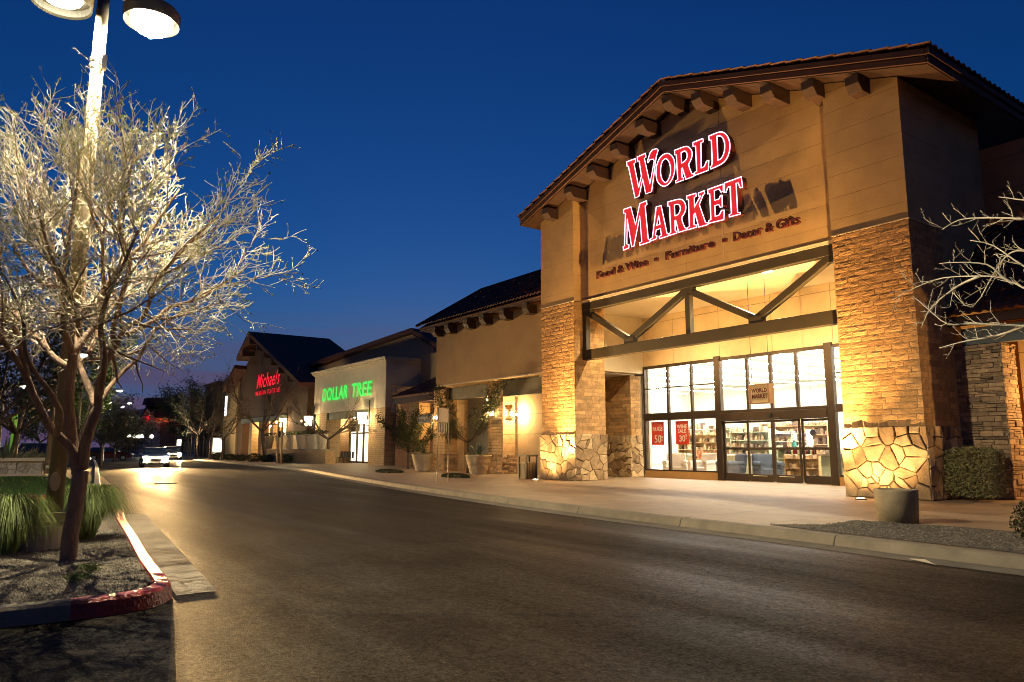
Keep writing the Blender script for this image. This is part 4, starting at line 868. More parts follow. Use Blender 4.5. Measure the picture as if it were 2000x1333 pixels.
for k in range(7):
    x = -85.5+k*2.6; z = 14.35-.4-abs(x+83.3)*(.40 if x > -83.3 else .57); m = MB(); m.box(x-.2, x+.2, 23.3, 24.6, z-.9, z-.25); m.build('corbel', wood, ms)
for x in (-85.0, -81.5, -77.5): m = MB(); m.box(x-.5, x+.5, 24.5, 25.3, .15, 4.6); m.build('column', brick_flat, ms)
m = MB(); m.box(-88.6, -73.2, 24.4, 24.7, 4.2, 4.7); m.build('lintel', mat('lintel_green', (.10, .11, .08), .7), ms)
m = MB(); m.box(-101, -73.2, 27.6, 27.8, .15, 4.6); m.box(-96, -73.2, 24.8, 27.6, 4.5, 4.7); m.build('recess_wall', stucco_pale, ms)
m = MB()
for pa, pb in ((533, 541), (552, 558)): m.box(atY(pa, 850, 27.5).x, atY(pb, 850, 27.5).x, 27.5, 27.59, .15, 3.6)
m.build('lit_door', emis('door_light', (1, .85, .6), 1.6), ms)
lamp('POINT', 'porch_glow', (-90, 26.2, 3.8), 300, (1, .72, .36), .3); lamp('POINT', 'porch_glow', (-83.5, 26.2, 3.8), 300, (1, .72, .36), .3); lamp('POINT', 'porch_glow', (-75, 26, 3.8), 130, (1, .72, .36), .3)
bracket_lantern(-72.6, 23.9, 3.9, 1, 'square lit lantern beside the script sign shop entrance')
t = thing('wall_sign', 'red illuminated script letters reading Michaels with THE ARTS AND CRAFTS STORE below', 'sign', (-79.6, 24.4, 7.3))
for s_, x0, x1, z, sz, sh, off in (('Michaels', -83.5, -75.6, 8.0, 2.15, .35, .02), ('THE ARTS AND CRAFTS STORE', -83.7, -75.4, 7.15, .68, 0, .0)):
    o = curve_text(s_, 'word', sz, pinkred, t, (x0, 24.45, z), FRONT, .01, offset=off, shear=sh, spacing=1.08)
    w_ = max(v.co.x for v in o.data.vertices)-min(v.co.x for v in o.data.vertices); o.data.transform(Matrix.Diagonal(((x1-x0)/w_, 1, 1, 1)))
# further shops
fb = thing('shop_building', 'narrow tan gabled shop left of the script sign shop', 'building', (-93, 25, .15))
m = MB(); m.prism([(-96.5, 24.4, .15), (-96.5, 24.4, 8.9), (-92.8, 24.4, 10.0), (-90.6, 24.4, 9.6), (-90.6, 24.4, .15)], (0, 10, 0)); m.build('front_wall', stucco_p, fb)
m = MB(); m.prism([(-97, 24, 8.9), (-92.8, 24, 10.15), (-92.8, 24, 10.45), (-97, 24, 9.2)], (0, 11, 0)); m.prism([(-92.8, 24, 10.15), (-90.3, 24, 9.7), (-90.3, 24, 10.0), (-92.8, 24, 10.45)], (0, 11, 0)); m.build('roof', tile, fb)
m = MB(); m.box(-95.8, -95.2, 24.3, 24.38, 5.4, 7.8); m.build('vertical_sign', emis('sign_white_lit', (.9, .9, 1), 4), fb)
fb = thing('shop_building', 'dark flat topped block beyond the narrow tan shop', 'building', (-101, 25, .15))
m = MB(); m.box(-105.5, -98.5, 24.2, 36, .15, 9.6); m.box(-98.5, -96.4, 24.6, 36, .15, 9.1); m.build('front_wall', brown, fb); m = MB(); m.box(-106, -98.2, 23.9, 36, 9.6, 9.9); m.build('coping', tile, fb)
# far building closing the street
fx = -170.; fg = thing('far_shop', 'far gabled shop with a lit red awning at the end of the street', 'building', (fx, 30, 0))
def fp(px, py, X_=fx): return atX(px, py, X_)
m = MB(); P = [fp(275, 884), fp(275, 815), fp(287, 797), fp(312, 826), fp(312, 884)]; m.prism(P, (-12, 0, 0)); m.build('gable_wall', stucco_pale, fg)
m = MB(); m.prism([fp(287, 792), fp(273, 814), fp(274, 817), fp(287, 797)], (1, 0, 0)); m.prism([fp(287, 792), fp(287, 797), fp(310, 825), fp(312, 822)], (1, 0, 0))
m.prism([fp(288, 793), fp(310, 822), fp(352, 822), fp(347, 793)], (-3, 0, 0)); m.prism([fp(284, 790), fp(288, 777), fp(346, 778), fp(353, 791)], (-4, 0, 0)); m.prism([fp(291, 800), fp(290, 790), fp(346, 791), fp(348, 800)], (-3.5, 0, 0)); m.build('roof', tile, fg)
m = MB(); m.prism([fp(305, 825), fp(303, 818), fp(336, 818), fp(338, 825)], (1.2, 0, 0)); m.build('awning', emis('red_awning_lit', (.8, .08, .01), .6), fg)
m = MB(); m.prism([fp(312, 884), fp(312, 826), fp(352, 824), fp(352, 884)], (-8, 0, 0)); m.build('side_wall', stucco_gold, fg)
m = MB(); m.prism([fp(285, 822, fx+.6), fp(285, 812, fx+.6), fp(291, 812, fx+.6), fp(291, 822, fx+.6)], (.2, 0, 0)); m.build('sign', pinkred, fg)
fb = thing('far_shop', 'long low flat roofed shop left of the far gabled shop', 'building', (-176, 24, 0))
m = MB(); m.prism([fp(236, 884, -176), fp(238, 806, -176), fp(277, 804, -176), fp(277, 884, -176)], (-9, 0, 0)); m.build('front_wall', stucco_gold, fb)
m = MB(); m.prism([fp(236, 806, -175.5), fp(238, 801, -175.5), fp(278, 800, -175.5), fp(278, 804, -175.5)], (-10, 0, 0)); m.build('cornice', stucco_pale, fb)
fb = thing('far_shop', 'plain tan shop right of the far gabled shop, behind the dark trees', 'building', (-165, 42, 0))
m = MB(); m.prism([fp(352, 884, -165), fp(352, 828, -165), fp(402, 826, -165), fp(402, 884, -165)], (-9, 0, 0)); m.build('front_wall', stucco_p, fb)
for px, py, w_, h_, X_, lb, e in ((245, 828, 9, 9, -172, 'small square red lit sign on the far flat roofed shop', pinkred), (351, 832, 8, 7, -160, 'small round red lit sign among the dark trees', pinkred), (394, 841, 9, 9, -118, 'red lit shop sign right of the white triangle sign', pinkred), (386, 843, 5, 6, -118, 'small white lit sign left of the red one', emis('white_sign', (1, .95, .8), 3))):
    p0, p1, p2, p3 = atX(px-w_/2, py+h_/2, X_), atX(px-w_/2, py-h_/2, X_), atX(px+w_/2, py-h_/2, X_), atX(px+w_/2, py+h_/2, X_)
    t = thing('shop_sign', lb, 'sign', p0); m = MB(); m.prism([p0, p1, p2, p3], (-.3, 0, 0)); m.build('lit_face', e, t); m = MB(); m.tube([p0+Vector((-.2, 0, 0)), Vector((X_-.2, p0.y, 0))], .12, 6); m.build('post', black_iron, t)
# lit advertising panels
for px0, py0, px1, py1, Y_, lb in ((416, 856, 438, 882, 21.5, 'tall lit advertising panel on the pavement near the dark trees'), (346, 859, 356, 871, 21.6, 'distant small lit advertising panel at the bend of the kerb')):
    a, b = atY(px0, py1, Y_), atY(px1, py0, Y_); t = thing('advertising_panel', lb, 'sign', (a.x, Y_, .15)); m = MB(); m.box(a.x, b.x, Y_-.06, Y_+.06, a.z, b.z); m.build('lit_face', emis('ad_lit', (1, .93, .75), 3.2), t)
    m = MB(); e = .12; m.box(a.x-e, a.x-.001, Y_-.1, Y_+.1, .15, b.z+e); m.box(b.x+.001, b.x+e, Y_-.1, Y_+.1, .15, b.z+e); m.box(a.x, b.x, Y_-.1, Y_+.1, b.z+.001, b.z+e); m.box(a.x, b.x, Y_-.1, Y_+.1, a.z-.3, a.z-.001); m.build('case', black_iron, t)
# ------------------------------------------------------------------ right end: lean-to roof on ledge-stone column
rw = thing('side_porch', 'dark lean-to tile roof carried on a ledge stone column right of the store', 'porch', (-7, 21, .15))
m = MB(); m.box(-8.85, -7.62, 20.42, 21.2, .15, 4.0); c = m.build('stone_column', mortar, rw)
m = MB(); ledge_face(m, (-8.9, 20.41, .15), X, Z, -Y, 1.32, 3.86, hmax=.15); ledge_face(m, (-7.61, 20.36, .15), Y, Z, X, .86, 3.86, hmax=.15); m.build('stone_facing', ledge, c)
m = MB(); m.box(-8.5, 6, 20.45, 20.7, 4.02, 4.45); m.build('beam', mat('beam_slate', (.14, .15, .13), .6, var=.08), rw)
m = MB(); m.box(-8.8, 6, 20.1, 20.25, 4.5, 4.74); m.build('fascia', fascia_m, rw)
m = MB(); tile_slope(m, (-8.9, 19.95, 4.72), (6, 19.95, 4.72), (6, 23.1, 7.7), (-8.68, 23.1, 7.7), tw=.24, course=.4); m.build('roof_tiles', tile, rw)
m = MB(); m.prism([(-8.9, 19.98, 4.68), (-8.9, 23.1, 7.6), (-8.9, 23.1, 4.5), (-8.9, 19.98, 4.5)], (.12, 0, 0)); m.build('gable_end', fascia_m, rw)
m = MB(); m.box(-8.0, 6, 22.6, 22.9, .15, 4.4); m.build('rear_wall', stucco_gold, rw)
lamp('POINT', 'porch_glow', (-6.35, 21.9, 2.75), 150, (1, .58, .22), .12)
# ------------------------------------------------------------------ trees
bark = mat('bark_red_brown', (.20, .125, .08), .9, var=.3, scale=8, bump=1.2, bscale=35, stretch=(1, 1, .35))
twig_m = mat('twig_pale', (.66, .58, .42), .85, var=.15, scale=6)
leaf_m = mat('leaf_small', (.36, .38, .12), .7, var=.3, scale=12, tint=.4)
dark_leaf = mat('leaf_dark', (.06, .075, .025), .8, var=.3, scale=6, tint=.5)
bark_d = mat('bark_dark', (.12, .08, .05), .9, var=.3, scale=6, bump=.5)
def rv(r, s=1.): return Vector((r.gauss(0, s), r.gauss(0, s), r.gauss(0, s)))
def branch(r, p, d, L, n, wob, grav):
    pts = [Vector(p)]; d = Vector(d).normalized(); st = L/n
    for _ in range(n):
        d = (d+rv(r, wob)+Vector((0, 0, grav))).normalized(); pts.append(pts[-1]+d*st)
    return pts
def leaves_at(mb, r, p, n, s, spread):
    for _ in range(n):
        c = p+rv(r, spread); a = rv(r).normalized(); b = a.orthogonal().normalized(); a = a*s*r.uniform(.6, 1.3); b = b*s*.55*r.uniform(.6, 1.2); mb.ct = r.random()
        mb.face([c-a, c-b*.9, c+a, c+b])
class Tree:
    def __init__(s, seed): s.zmin = -9; s.r = random.Random(seed); s.wood = MB(); s.tw = MB(); s.lf = MB()
    def limb(s, pts, r0, r1, n=8, sub=3):
        P = [Vector(p) for p in pts]; out = []
        for i in range(len(P)-1):
            a = P[max(0, i-1)]; b = P[i]; c = P[i+1]; d = P[min(len(P)-1, i+2)]
            for k in range(sub):
                t = k/sub; out.append(.5*((2*b)+(-a+c)*t+(2*a-5*b+4*c-d)*t*t+(-a+3*b-3*c+d)*t**3)+rv(s.r, r0*.03))
        out.append(P[-1]); k = len(out); rr = [r0+(r1-r0)*(i/(k-1))**.8 for i in range(k)]
        s.wood.tube(out, rr, n); return out, rr
    def shoots(s, path, rad, centre, step, L, spread=.5, up=.35, start=.2, depth=2, leaf=(4, .012, .02), twn=4, taper=.6, mb=None, outw=.9, fwd=.55):
        r = s.r; tot = 0; nxt = start*sum((path[i+1]-path[i]).length for i in range(len(path)-1))
        for i in range(len(path)-1):
            seg = path[i+1]-path[i]; sl = seg.length; rr = rad[i] if hasattr(rad, '__len__') else rad
            while nxt < tot+sl:
                t = (nxt-tot)/sl if sl else 0; p = path[i]+seg*t
                if p.z < s.zmin: nxt += step; continue
                o = (p-centre); o = o.normalized() if o.length > .01 else Vector((0, 0, 1))
                sd = rv(r).normalized(); d = (seg.normalized()*fwd+o*outw*.6+sd*spread+Vector((0, 0, up))).normalized()
                ll = L*r.uniform(.55, 1.15); nseg = 5 if depth == 2 else 3
                P = branch(r, p, d, ll, nseg, .13 if depth > 1 else .17, .05)
                r0 = min(rr*.6, .006*depth+.012*(depth-1)) if depth > 1 else min(rr*.7, .0045); q = [max(.0032, r0*(1-.75*j/nseg)) for j in range(nseg+1)]
                (s.wood if depth > 2 else s.tw).tube(P, q, 5 if depth > 1 else 3, cap=False)
                if depth > 1: s.shoots(P, q, centre, step*taper, L*.5, spread, up*.8, .12, depth-1, leaf, twn, taper, mb, outw, fwd)
                else:
                    for j in range(1, len(P)):
                        if r.random() < leaf[3]*(1 if len(leaf) < 5 or (P[j]-centre).length > leaf[4] else .25): leaves_at(s.lf, r, P[j], leaf[0], leaf[1], leaf[2])
                nxt += step*r.uniform(.6, 1.4)
            tot += sl
    def finish(s, name, label, cat, loc, group=None, wm=bark, tm=twig_m, lm=leaf_m, trunkname='trunk'):
        t = thing(name, label, cat, loc, group)
        s.wood.build(trunkname, wm, t, smooth=True)
        if s.tw.f:
            c = s.tw.build('twigs', tm, t, smooth=True)
        if s.lf.f: s.lf.build('leaves', lm, t)
        return t
# the big tree on the near island: limbs traced, each given its own depth
T = Tree(5); T.zmin = 2.45
def TP(L, x0=-9.9):      # (px, py, dx)
    return [atX(a, b, x0+c) for a, b, c in L]
base = [(133, 1100, 0), (135, 1060, 0), (143, 1010, 0), (152, 960, 0), (158, 920, 0)]
ctr = atX(190, 560, -9.9)
limbs = [
 (base, .092, .085),
 ([(150, 925, 0), (140, 880, .05), (112, 850, .1), (90, 822, .2), (68, 778, .3), (50, 735, .4), (30, 700, .5), (0, 655, .7), (-30, 610, .9)], .062, .022),
 ([(50, 735, .4), (44, 695, .45), (38, 665, .45), (22, 630, .5), (-5, 590, .6), (-30, 520, .6)], .045, .018),
 ([(150, 905, 0), (140, 850, -.1), (134, 780, -.1), (140, 715, -.1), (143, 690, -.1)], .066, .05),
 ([(143, 690, -.1), (165, 660, -.2), (184, 635, -.3), (204, 566, -.45), (242, 511, -.5), (276, 480, -.6), (310, 430, -.7), (350, 370, -.8)], .05, .014),
 ([(204, 566, -.45), (200, 520, -.3), (199, 465, -.2), (180, 420, -.1), (176, 370, -.1), (178, 310, 0)], .03, .010),
 ([(142, 692, -.1), (128, 650, .1), (122, 600, .2), (122, 545, .3), (134, 480, .4), (138, 440, .4), (150, 370, .5), (155, 300, .6)], .045, .012),
 ([(136, 720, -.1), (105, 698, -.4), (76, 663, -.7), (35, 620, -.9), (5, 590, -1.1), (-30, 560, -1.2)], .045, .016),
 ([(122, 560, .25), (95, 560, .1), (60, 535, 0), (38, 500, 0), (28, 488, 0), (50, 460, 0), (58, 400, .1), (45, 330, .2)], .028, .009),
 ([(120, 575, .25), (105, 520, -.3), (85, 460, -.5), (78, 400, -.6), (90, 340, -.6)], .026, .009),
 ([(160, 915, 0), (166, 870, .1), (183, 815, .2), (192, 795, .2)], .066, .055),
 ([(190, 800, .2), (174, 760, -.2), (160, 725, -.5), (153, 700, -.6), (150, 640, -.9), (165, 560, -1.1), (170, 480, -1.2), (190, 400, -1.3)], .05, .014),
 ([(192, 795, .2), (193, 755, .3), (203, 715, .4), (225, 675, .5), (247, 640, .6), (281, 618, .7), (304, 555, .8), (338, 510, .9), (385, 460, 1.0), (430, 420, 1.1)], .050, .012),
 ([(224, 677, .5), (222, 640, .6), (235, 590, .7), (254, 511, .8), (244, 480, .8), (232, 430, .9), (250, 360, 1.0), (262, 300, 1.0)], .036, .010),
 ([(244, 480, .8), (225, 455, .7), (212, 400, .6), (215, 330, .5)], .02, .008),
 ([(192, 790, .2), (215, 755, 0), (245, 722, -.2), (270, 700, -.3), (283, 678, -.4), (300, 650, -.5), (330, 625, -.6), (370, 610, -.7)], .032, .012),
 ([(247, 655, .55), (275, 640, .4), (308, 622, .3), (330, 600, .2), (380, 587, .1), (430, 560, 0), (470, 530, -.1)], .035, .011),
 ([(195, 770, .3), (204, 700, 1.0), (196, 640, 1.3), (210, 580, 1.6), (240, 520, 1.8), (270, 450, 1.9)], .04, .012),
 ([(175, 690, -.4), (190, 650, -1.2), (220, 600, -1.6), (260, 560, -1.9), (330, 530, -2.1)], .035, .012),
 ([(155, 655, 0), (150, 610, .9), (130, 560, 1.4), (100, 500, 1.6), (80, 430, 1.7)], .035, .011),
 ([(110, 850, .1), (118, 810, .6), (100, 770, 1.0), (70, 730, 1.2), (50, 690, 1.4), (45, 620, 1.6), (20, 560, 1.7)], .04, .012),
]
for pts, r0, r1 in limbs:
    path, rr = T.limb(TP(pts), r0, r1, 9)
    if pts is base or r1 > .04: continue
    T.shoots(path, rr, ctr, .185, .95, spread=.85, up=.25, start=.25, depth=3, leaf=(3, .015, .012, .55, 1.45), taper=.62, outw=.9, fwd=.35)
T.finish('tree', 'large forked tree with pale twigs beside the near lamp post', 'tree', (-9.9, .92, .15))
print('TREE faces', len(T.wood.f), len(T.tw.f), len(T.lf.f))
def small_tree(x, y, h, cr, label, seed, name='tree', group=None, leaf=(3, .03, .05, .3), depth=2, tm=twig_m, lm=dark_leaf, z0=.15, trunk_h=.33, step=.22, lean=0, wm=bark_d, L=None, tr=None):
    t = Tree(seed); r = t.r; b = Vector((x, y, z0)); fork = b+Vector((lean, 0, h*trunk_h)); tr = tr or h*.022
    t.limb([b, b.lerp(fork, .5)+rv(r, .03), fork], tr, tr*.8, 7); c = b+Vector((lean, 0, h*.6)); n = r.randint(4, 6)
    for i in range(n):
        a = 6.283*i/n+r.uniform(-.4, .4); e = c+Vector((math.cos(a)*cr*r.uniform(.5, .9), math.sin(a)*cr*r.uniform(.5, .9), h*r.uniform(.1, .38)))
        m1 = fork.lerp(e, .45)+Vector((math.cos(a)*.1*cr, math.sin(a)*.1*cr, -h*.03))
        path, rr = t.limb([fork, m1, e], tr*.62, tr*.16, 6)
        t.shoots(path, rr, c-Vector((0, 0, h*.15)), step, L or cr*.55, spread=.6, up=.25, start=.2, depth=depth, leaf=leaf, taper=.7)
    return t.finish(name, label, 'tree', (x, y, z0), group, wm=wm, tm=tm, lm=lm)
# street trees along the shops
p = atZ(657, 903, .15); small_tree(-55.2, 21.9, 5.3, 3.9, 'bare forked tree standing before the green lettered shop', 21, leaf=(2, .03, .04, .15), depth=3, step=.5, tm=bark_d, trunk_h=.36, tr=.13)
tp_ = atY(913, 905, 20.0); small_tree(tp_.x, 20.0, 3.8, 2.5, 'small leafy street tree before the plain ochre wing wall', 22, leaf=(8, .04, .09, .9), depth=3, step=.34, tm=bark_d, trunk_h=.4, tr=.07)
tp_ = atY(797, 900, 20.4); small_tree(tp_.x, 20.4, 2.9, 1.6, 'round dark leafy tree left of the dental office board', 23, leaf=(12, .05, .1, 1), depth=3, step=.35, tm=bark_d, trunk_h=.34, tr=.08)
small_tree(-66.5, 20.7, 8.2, 3.8, 'leaning bare tree between the green sign and the red script sign', 24, leaf=(1, .03, .05, .15), depth=3, step=.62, tm=bark_d, lean=-1.6, tr=.2)
small_tree(-79, 20.0, 6.2, 3.4, 'bare tree in front of the red script sign shop porch', 25, leaf=(2, .05, .06, .3), depth=3, step=.6, tm=bark_d, tr=.12)
small_tree(-84.5, 20.2, 7.6, 3.8, 'bushy bare tree covering the left end of the script sign shop', 26, leaf=(3, .06, .1, .5), depth=3, step=.6, tm=bark_d, tr=.14)
small_tree(-92, 20.5, 8.5, 4.2, 'tall bare tree before the narrow tan gabled shop', 27, leaf=(3, .07, .12, .5), depth=3, step=.7, tm=bark_d, tr=.15)
for i, (px, X_, h, cr) in enumerate(((372, -120, 9, 5), (392, -112, 10, 5), (412, -104, 9, 4.5), (356, -135, 9, 5))):
    p = atX(px, 880, X_); small_tree(X_, p.y, h, cr, 'dark leafy tree beyond the shops, %s of the far row' % ['second from left', 'third from left', 'rightmost', 'leftmost'][i], 31+i, leaf=(6, .16, .3, 1), depth=2, step=.6, tm=bark_d, z0=0, group='dark trees at the end of the pavement', trunk_h=.25)
# trees of the car park on the left
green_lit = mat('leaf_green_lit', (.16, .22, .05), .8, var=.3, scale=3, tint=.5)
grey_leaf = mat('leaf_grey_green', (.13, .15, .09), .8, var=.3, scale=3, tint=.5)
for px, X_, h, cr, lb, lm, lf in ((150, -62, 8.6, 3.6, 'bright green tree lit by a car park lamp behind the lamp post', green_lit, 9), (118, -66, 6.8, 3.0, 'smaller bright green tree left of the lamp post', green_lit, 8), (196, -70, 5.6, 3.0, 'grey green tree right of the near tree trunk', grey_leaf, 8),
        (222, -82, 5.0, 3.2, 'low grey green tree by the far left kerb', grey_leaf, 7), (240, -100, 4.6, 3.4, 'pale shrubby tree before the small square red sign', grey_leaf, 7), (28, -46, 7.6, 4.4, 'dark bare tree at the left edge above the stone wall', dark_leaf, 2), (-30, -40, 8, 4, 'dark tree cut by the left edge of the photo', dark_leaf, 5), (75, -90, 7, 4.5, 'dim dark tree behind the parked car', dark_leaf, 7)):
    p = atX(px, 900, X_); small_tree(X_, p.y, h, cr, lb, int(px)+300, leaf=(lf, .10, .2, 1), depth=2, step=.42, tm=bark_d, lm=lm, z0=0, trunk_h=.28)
# bare branches of a tree standing just off the right edge
T = Tree(77); PY = 10.9
def TQ(L): return [atY(a, b, PY+c) for a, b, c in L]
c0 = atY(2110, 640, PY)
T.limb([Vector((c0.x, PY, .15)), atY(2110, 800, PY), atY(2105, 640, PY), atY(2100, 520, PY), atY(2110, 380, PY)], .07, .03, 8)
for L_ in ([(2104, 620, 0), (2050, 590, 0), (2001, 563, 0), (1957, 543, .1), (1914, 540, .1), (1843, 543, .2), (1786, 563, .3), (1743, 586, .3)], [(1980, 556, .05), (1957, 540, 0), (1928, 517, -.1), (1871, 513, -.2), (1835, 515, -.2)],
        [(2102, 480, 0), (2050, 440, 0), (2000, 428, 0), (1914, 426, .1), (1871, 431, .1), (1840, 449, .1)], [(2105, 660, 0), (2050, 645, 0), (2000, 637, 0), (1900, 633, -.1), (1851, 633, -.2), (1817, 608, -.2), (1791, 585, -.2)],
        [(2102, 520, 0), (2040, 500, .3), (1985, 490, .5), (1950, 520, .5), (1900, 600, .6), (1860, 570, .6)], [(2000, 637, 0), (1950, 655, .2), (1880, 668, .3), (1835, 680, .3)], [(2103, 440, 0), (2050, 400, .2), (1990, 390, .3), (1950, 385, .3)], [(1914, 540, .1), (1870, 560, .2), (1820, 600, .2), (1800, 640, .3)], [(2104, 560, 0), (2060, 540, -.4), (2000, 520, -.5), (1940, 480, -.5), (1895, 470, -.5)]):
    path, rr = T.limb(TQ(L_), .022, .005, 6)
    T.shoots(path, rr, c0, .17, .32, spread=.75, up=.15, start=.22, depth=2, leaf=(3, .012, .010, .45), taper=.6, outw=.5)
T.finish('tree', 'bare budding tree reaching in from the right edge', 'tree', (c0.x, PY, .15), wm=twig_m, lm=mat('bud_pale', (.7, .62, .42), .7, var=.2, tint=.3))
# ------------------------------------------------------------------ ornamental grass, agaves, shrubs
gr_m = mat('grass_blade', (.13, .19, .045), .7, var=.35, scale=9, tint=.5, tcol=((.6, .55, .5), (1.5, 1.4, 1.1)))
def clump(x, y, h, rad, n, label, seed, z=.14):
    r = random.Random(seed); m = MB(); b = Vector((x, y, z))
    for _ in range(n):
        a = r.uniform(0, 6.283); q = r.random()**.6; d = Vector((math.cos(a), math.sin(a), 0)); p0 = b+d*q*rad*.28; L = h*r.uniform(.7, 1.15); out = rad*q*r.uniform(.7, 1.25)
        pts = [p0, p0+d*out*.25+Z*L*.5, p0+d*out*.65+Z*L*.82, p0+d*out*1.05+Z*L*(.78-.35*q*r.random()), p0+d*out*1.35+Z*L*(.6-.5*q*r.random())]
        s = d.cross(Z)*.0035; m.ct = r.random()
        for i in range(4):
            k0 = 1-i/4.4; k1 = 1-(i+1)/4.4; m.face([pts[i]-s*k0, pts[i]+s*k0, pts[i+1]+s*k1, pts[i+1]-s*k1])
    return tag(m.build('ornamental_grass', gr_m), label, 'ornamental grass', 'ornamental grass clumps on the near island')
clump(-10.95, .33, .76, .44, 3000, 'shaggy green grass clump at the left edge of the near island', 1)
clump(-12.0, 1.26, .80, .44, 3600, 'shaggy green grass clump just behind the tree trunk, by the kerb', 2)
weed = MB(); r_ = random.Random(8)
for cx, cy in ((-8.35, .85), (-8.9, 1.0)):
    for _ in range(260):
        a = r_.uniform(0, 6.28); d = Vector((math.cos(a), math.sin(a), 0)); l = r_.uniform(.02, .13); c = Vector((cx, cy, .14))+d*l+Z*r_.uniform(.01, .07); u = rv(r_).normalized()*.013; v_ = u.orthogonal().normalized()*.008; weed.ct = r_.random(); weed.face([c-u, c-v_, c+u, c+v_])
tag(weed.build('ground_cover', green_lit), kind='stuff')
def agave(x, y, z, h, n, label, group=None, seed=3, mtl=None, w_=.06):
    r = random.Random(seed); m = MB()
    for i in range(n):
        a = r.uniform(0, 6.283); el = r.uniform(.25, 1.45); L = h*r.uniform(.75, 1.1); d = Vector((math.cos(a)*math.cos(el), math.sin(a)*math.cos(el), math.sin(el))); s = d.cross(Z).normalized()*w_; b = Vector((x, y, z)); m.ct = r.random()
        q = [b, b+d*L*.4-Z*.0, b+d*L*.75-Z*L*.03, b+d*L-Z*L*.08]; up = s.cross(d).normalized()*w_*.4
        for k in range(3):
            w0 = (.7, 1, .6, .03)[k]; w1 = (.7, 1, .6, .03)[k+1]; m.face([q[k]-s*w0+up*w0, q[k], q[k+1], q[k+1]-s*w1+up*w1]); m.face([q[k], q[k]+s*w0+up*w0, q[k+1]+s*w1+up*w1, q[k+1]])
    return tag(m.build('agave_plant', mtl or grey_leaf), label, 'plant', group)
p = atX(30, 912, -42); agave(-41.6, .9, .13, 2.0, 120, 'big spiky desert plant behind the low stone wall', seed=5, w_=.035)
p = atX(75, 912, -43); agave(-43.5, 2.0, .13, 1.5, 100, 'smaller spiky plant behind the low wall, left of the hydrant', seed=6, w_=.03)
def shrub(name, c, s, n, ls, label, seed, m_, group=None, boxy=.0):
    r = random.Random(seed); m = MB()
    for _ in range(n):
        d = rv(r).normalized()
        if boxy: k = max(abs(d.x), abs(d.y), abs(d.z)); d = d*(1-boxy)+(d/k)*.82*boxy
        q = d*r.uniform(.72, 1.0); q *= 1+.12*noise.noise(Vector((d.x*3, d.y*3, d.z*3+seed)))
        p = Vector((c[0]+q.x*s[0], c[1]+q.y*s[1], c[2]+q.z*s[2]))
        if p.z < c[2]-s[2]*.98: continue
        a = (rv(r)+d*.6).normalized(); b = a.orthogonal().normalized(); m.ct = r.random(); a = a*ls*r.uniform(.6, 1.2); b = b*ls*.6; m.face([p-a, p-b, p+a, p+b])
    t = thing(name, label, 'shrub', (c[0], c[1], .15), group); m.build('foliage', m_, t)
    st = MB()
    for k in range(5): e = rv(r).normalized(); st.tube([(c[0], c[1], .14), (c[0]+e.x*s[0]*.4, c[1]+e.y*s[1]*.4, c[2]), (c[0]+e.x*s[0]*.7, c[1]+e.y*s[1]*.7, c[2]+s[2]*.6)], [.02, .012, .006], 5)
    st.build('stem', bark_d, t); return t
shrub_leaf = mat('leaf_clipped', (.30, .27, .10), .55, var=.3, scale=8, tint=.5)
shrub('clipped_shrub', (-8.0, 19.35, .82), (.66, .6, .70), 9000, .030, 'clipped boxy shrub at the foot of the ledge stone column', 4, shrub_leaf, boxy=.75)
red_leaf = mat('leaf_red_green', (.16, .06, .03), .7, var=.4, scale=9, tint=.5, var2=(.09, .11, .03))
shrub('shrub', (-3.75, 11.55, .42), (.62, .55, .42), 4200, .022, 'loose reddish shrub in the gravel at the right edge', 6, red_leaf)
shrub('shrub', (-27.2, 16.5, .2), (1.0, .42, .14), 2500, .025, 'low dark groundcover mat on the pavement before the small tree', 9, dark_leaf)
shrub('shrub', (-34.5, 17.0, .2), (1.3, .5, .14), 2500, .025, 'low dark groundcover mat left of the two sign posts', 10, dark_leaf)
for i, (x, y, s) in enumerate(((-62.5, 20.9, .7), (-66, 20.6, .6), (-69.5, 20.5, .7), (-73.5, 20.4, .6), (-77, 20.3, .6), (-81, 20.2, .7))):
    shrub('shrub', (x, y, .15+s*.5), (s*1.3, s, s*.6), 700, .07, 'low dark shrub in the kerbside bed, number %s from the brick planter end' % ['one', 'two', 'three', 'four', 'five', 'six'][i], 40+i, dark_leaf, 'shrubs in the kerbside bed')
# ------------------------------------------------------------------ planters and pots
terra = mat('pot_ribbed', (.60, .47, .28), .8, var=.12, scale=3)
def big_pot(x, y, label, seed, s=1.):
    t = thing('planter_pot', label, 'planter', (x, y, .15)); pr = []
    for k in range(15):
        z = .8*k/14; rr = .40+.22*(z/.8); pr += [(rr, z), (rr+.012, z+.02), (rr, z+.045)]
    m = MB(); m.lathe([(0, 0)]+pr+[(.66, .86), (.66, .9), (.60, .9), (.58, .8), (0, .8)], (x, y, .15), 28); m.build('pot', terra, t)
    r = random.Random(seed); m = MB()
    for _ in range(700):
        a = r.uniform(0, 6.28); q = r.random()**.5*.6; c = Vector((x+math.cos(a)*q, y+math.sin(a)*q, .98+r.uniform(0, .14))); u = rv(r).normalized()*.03; v_ = u.orthogonal().normalized()*.02; m.ct = r.random(); m.face([c-u, c-v_, c+u, c+v_])
    m.build('flowers', mat('flower_mix', (.35, .33, .16), .7, var=.4, scale=12, tint=.6), t)
    a = agave(x, y, 1.0, .75, 34, None, seed=seed, mtl=mat('agave_blue', (.10, .14, .10), .6, var=.2), w_=.035); a.name = 'agave_crown'; a.parent = t; a.location = Vector((0, 0, 0))-Vector(t.location)
    if 'category' in a: del a['category']
    return t
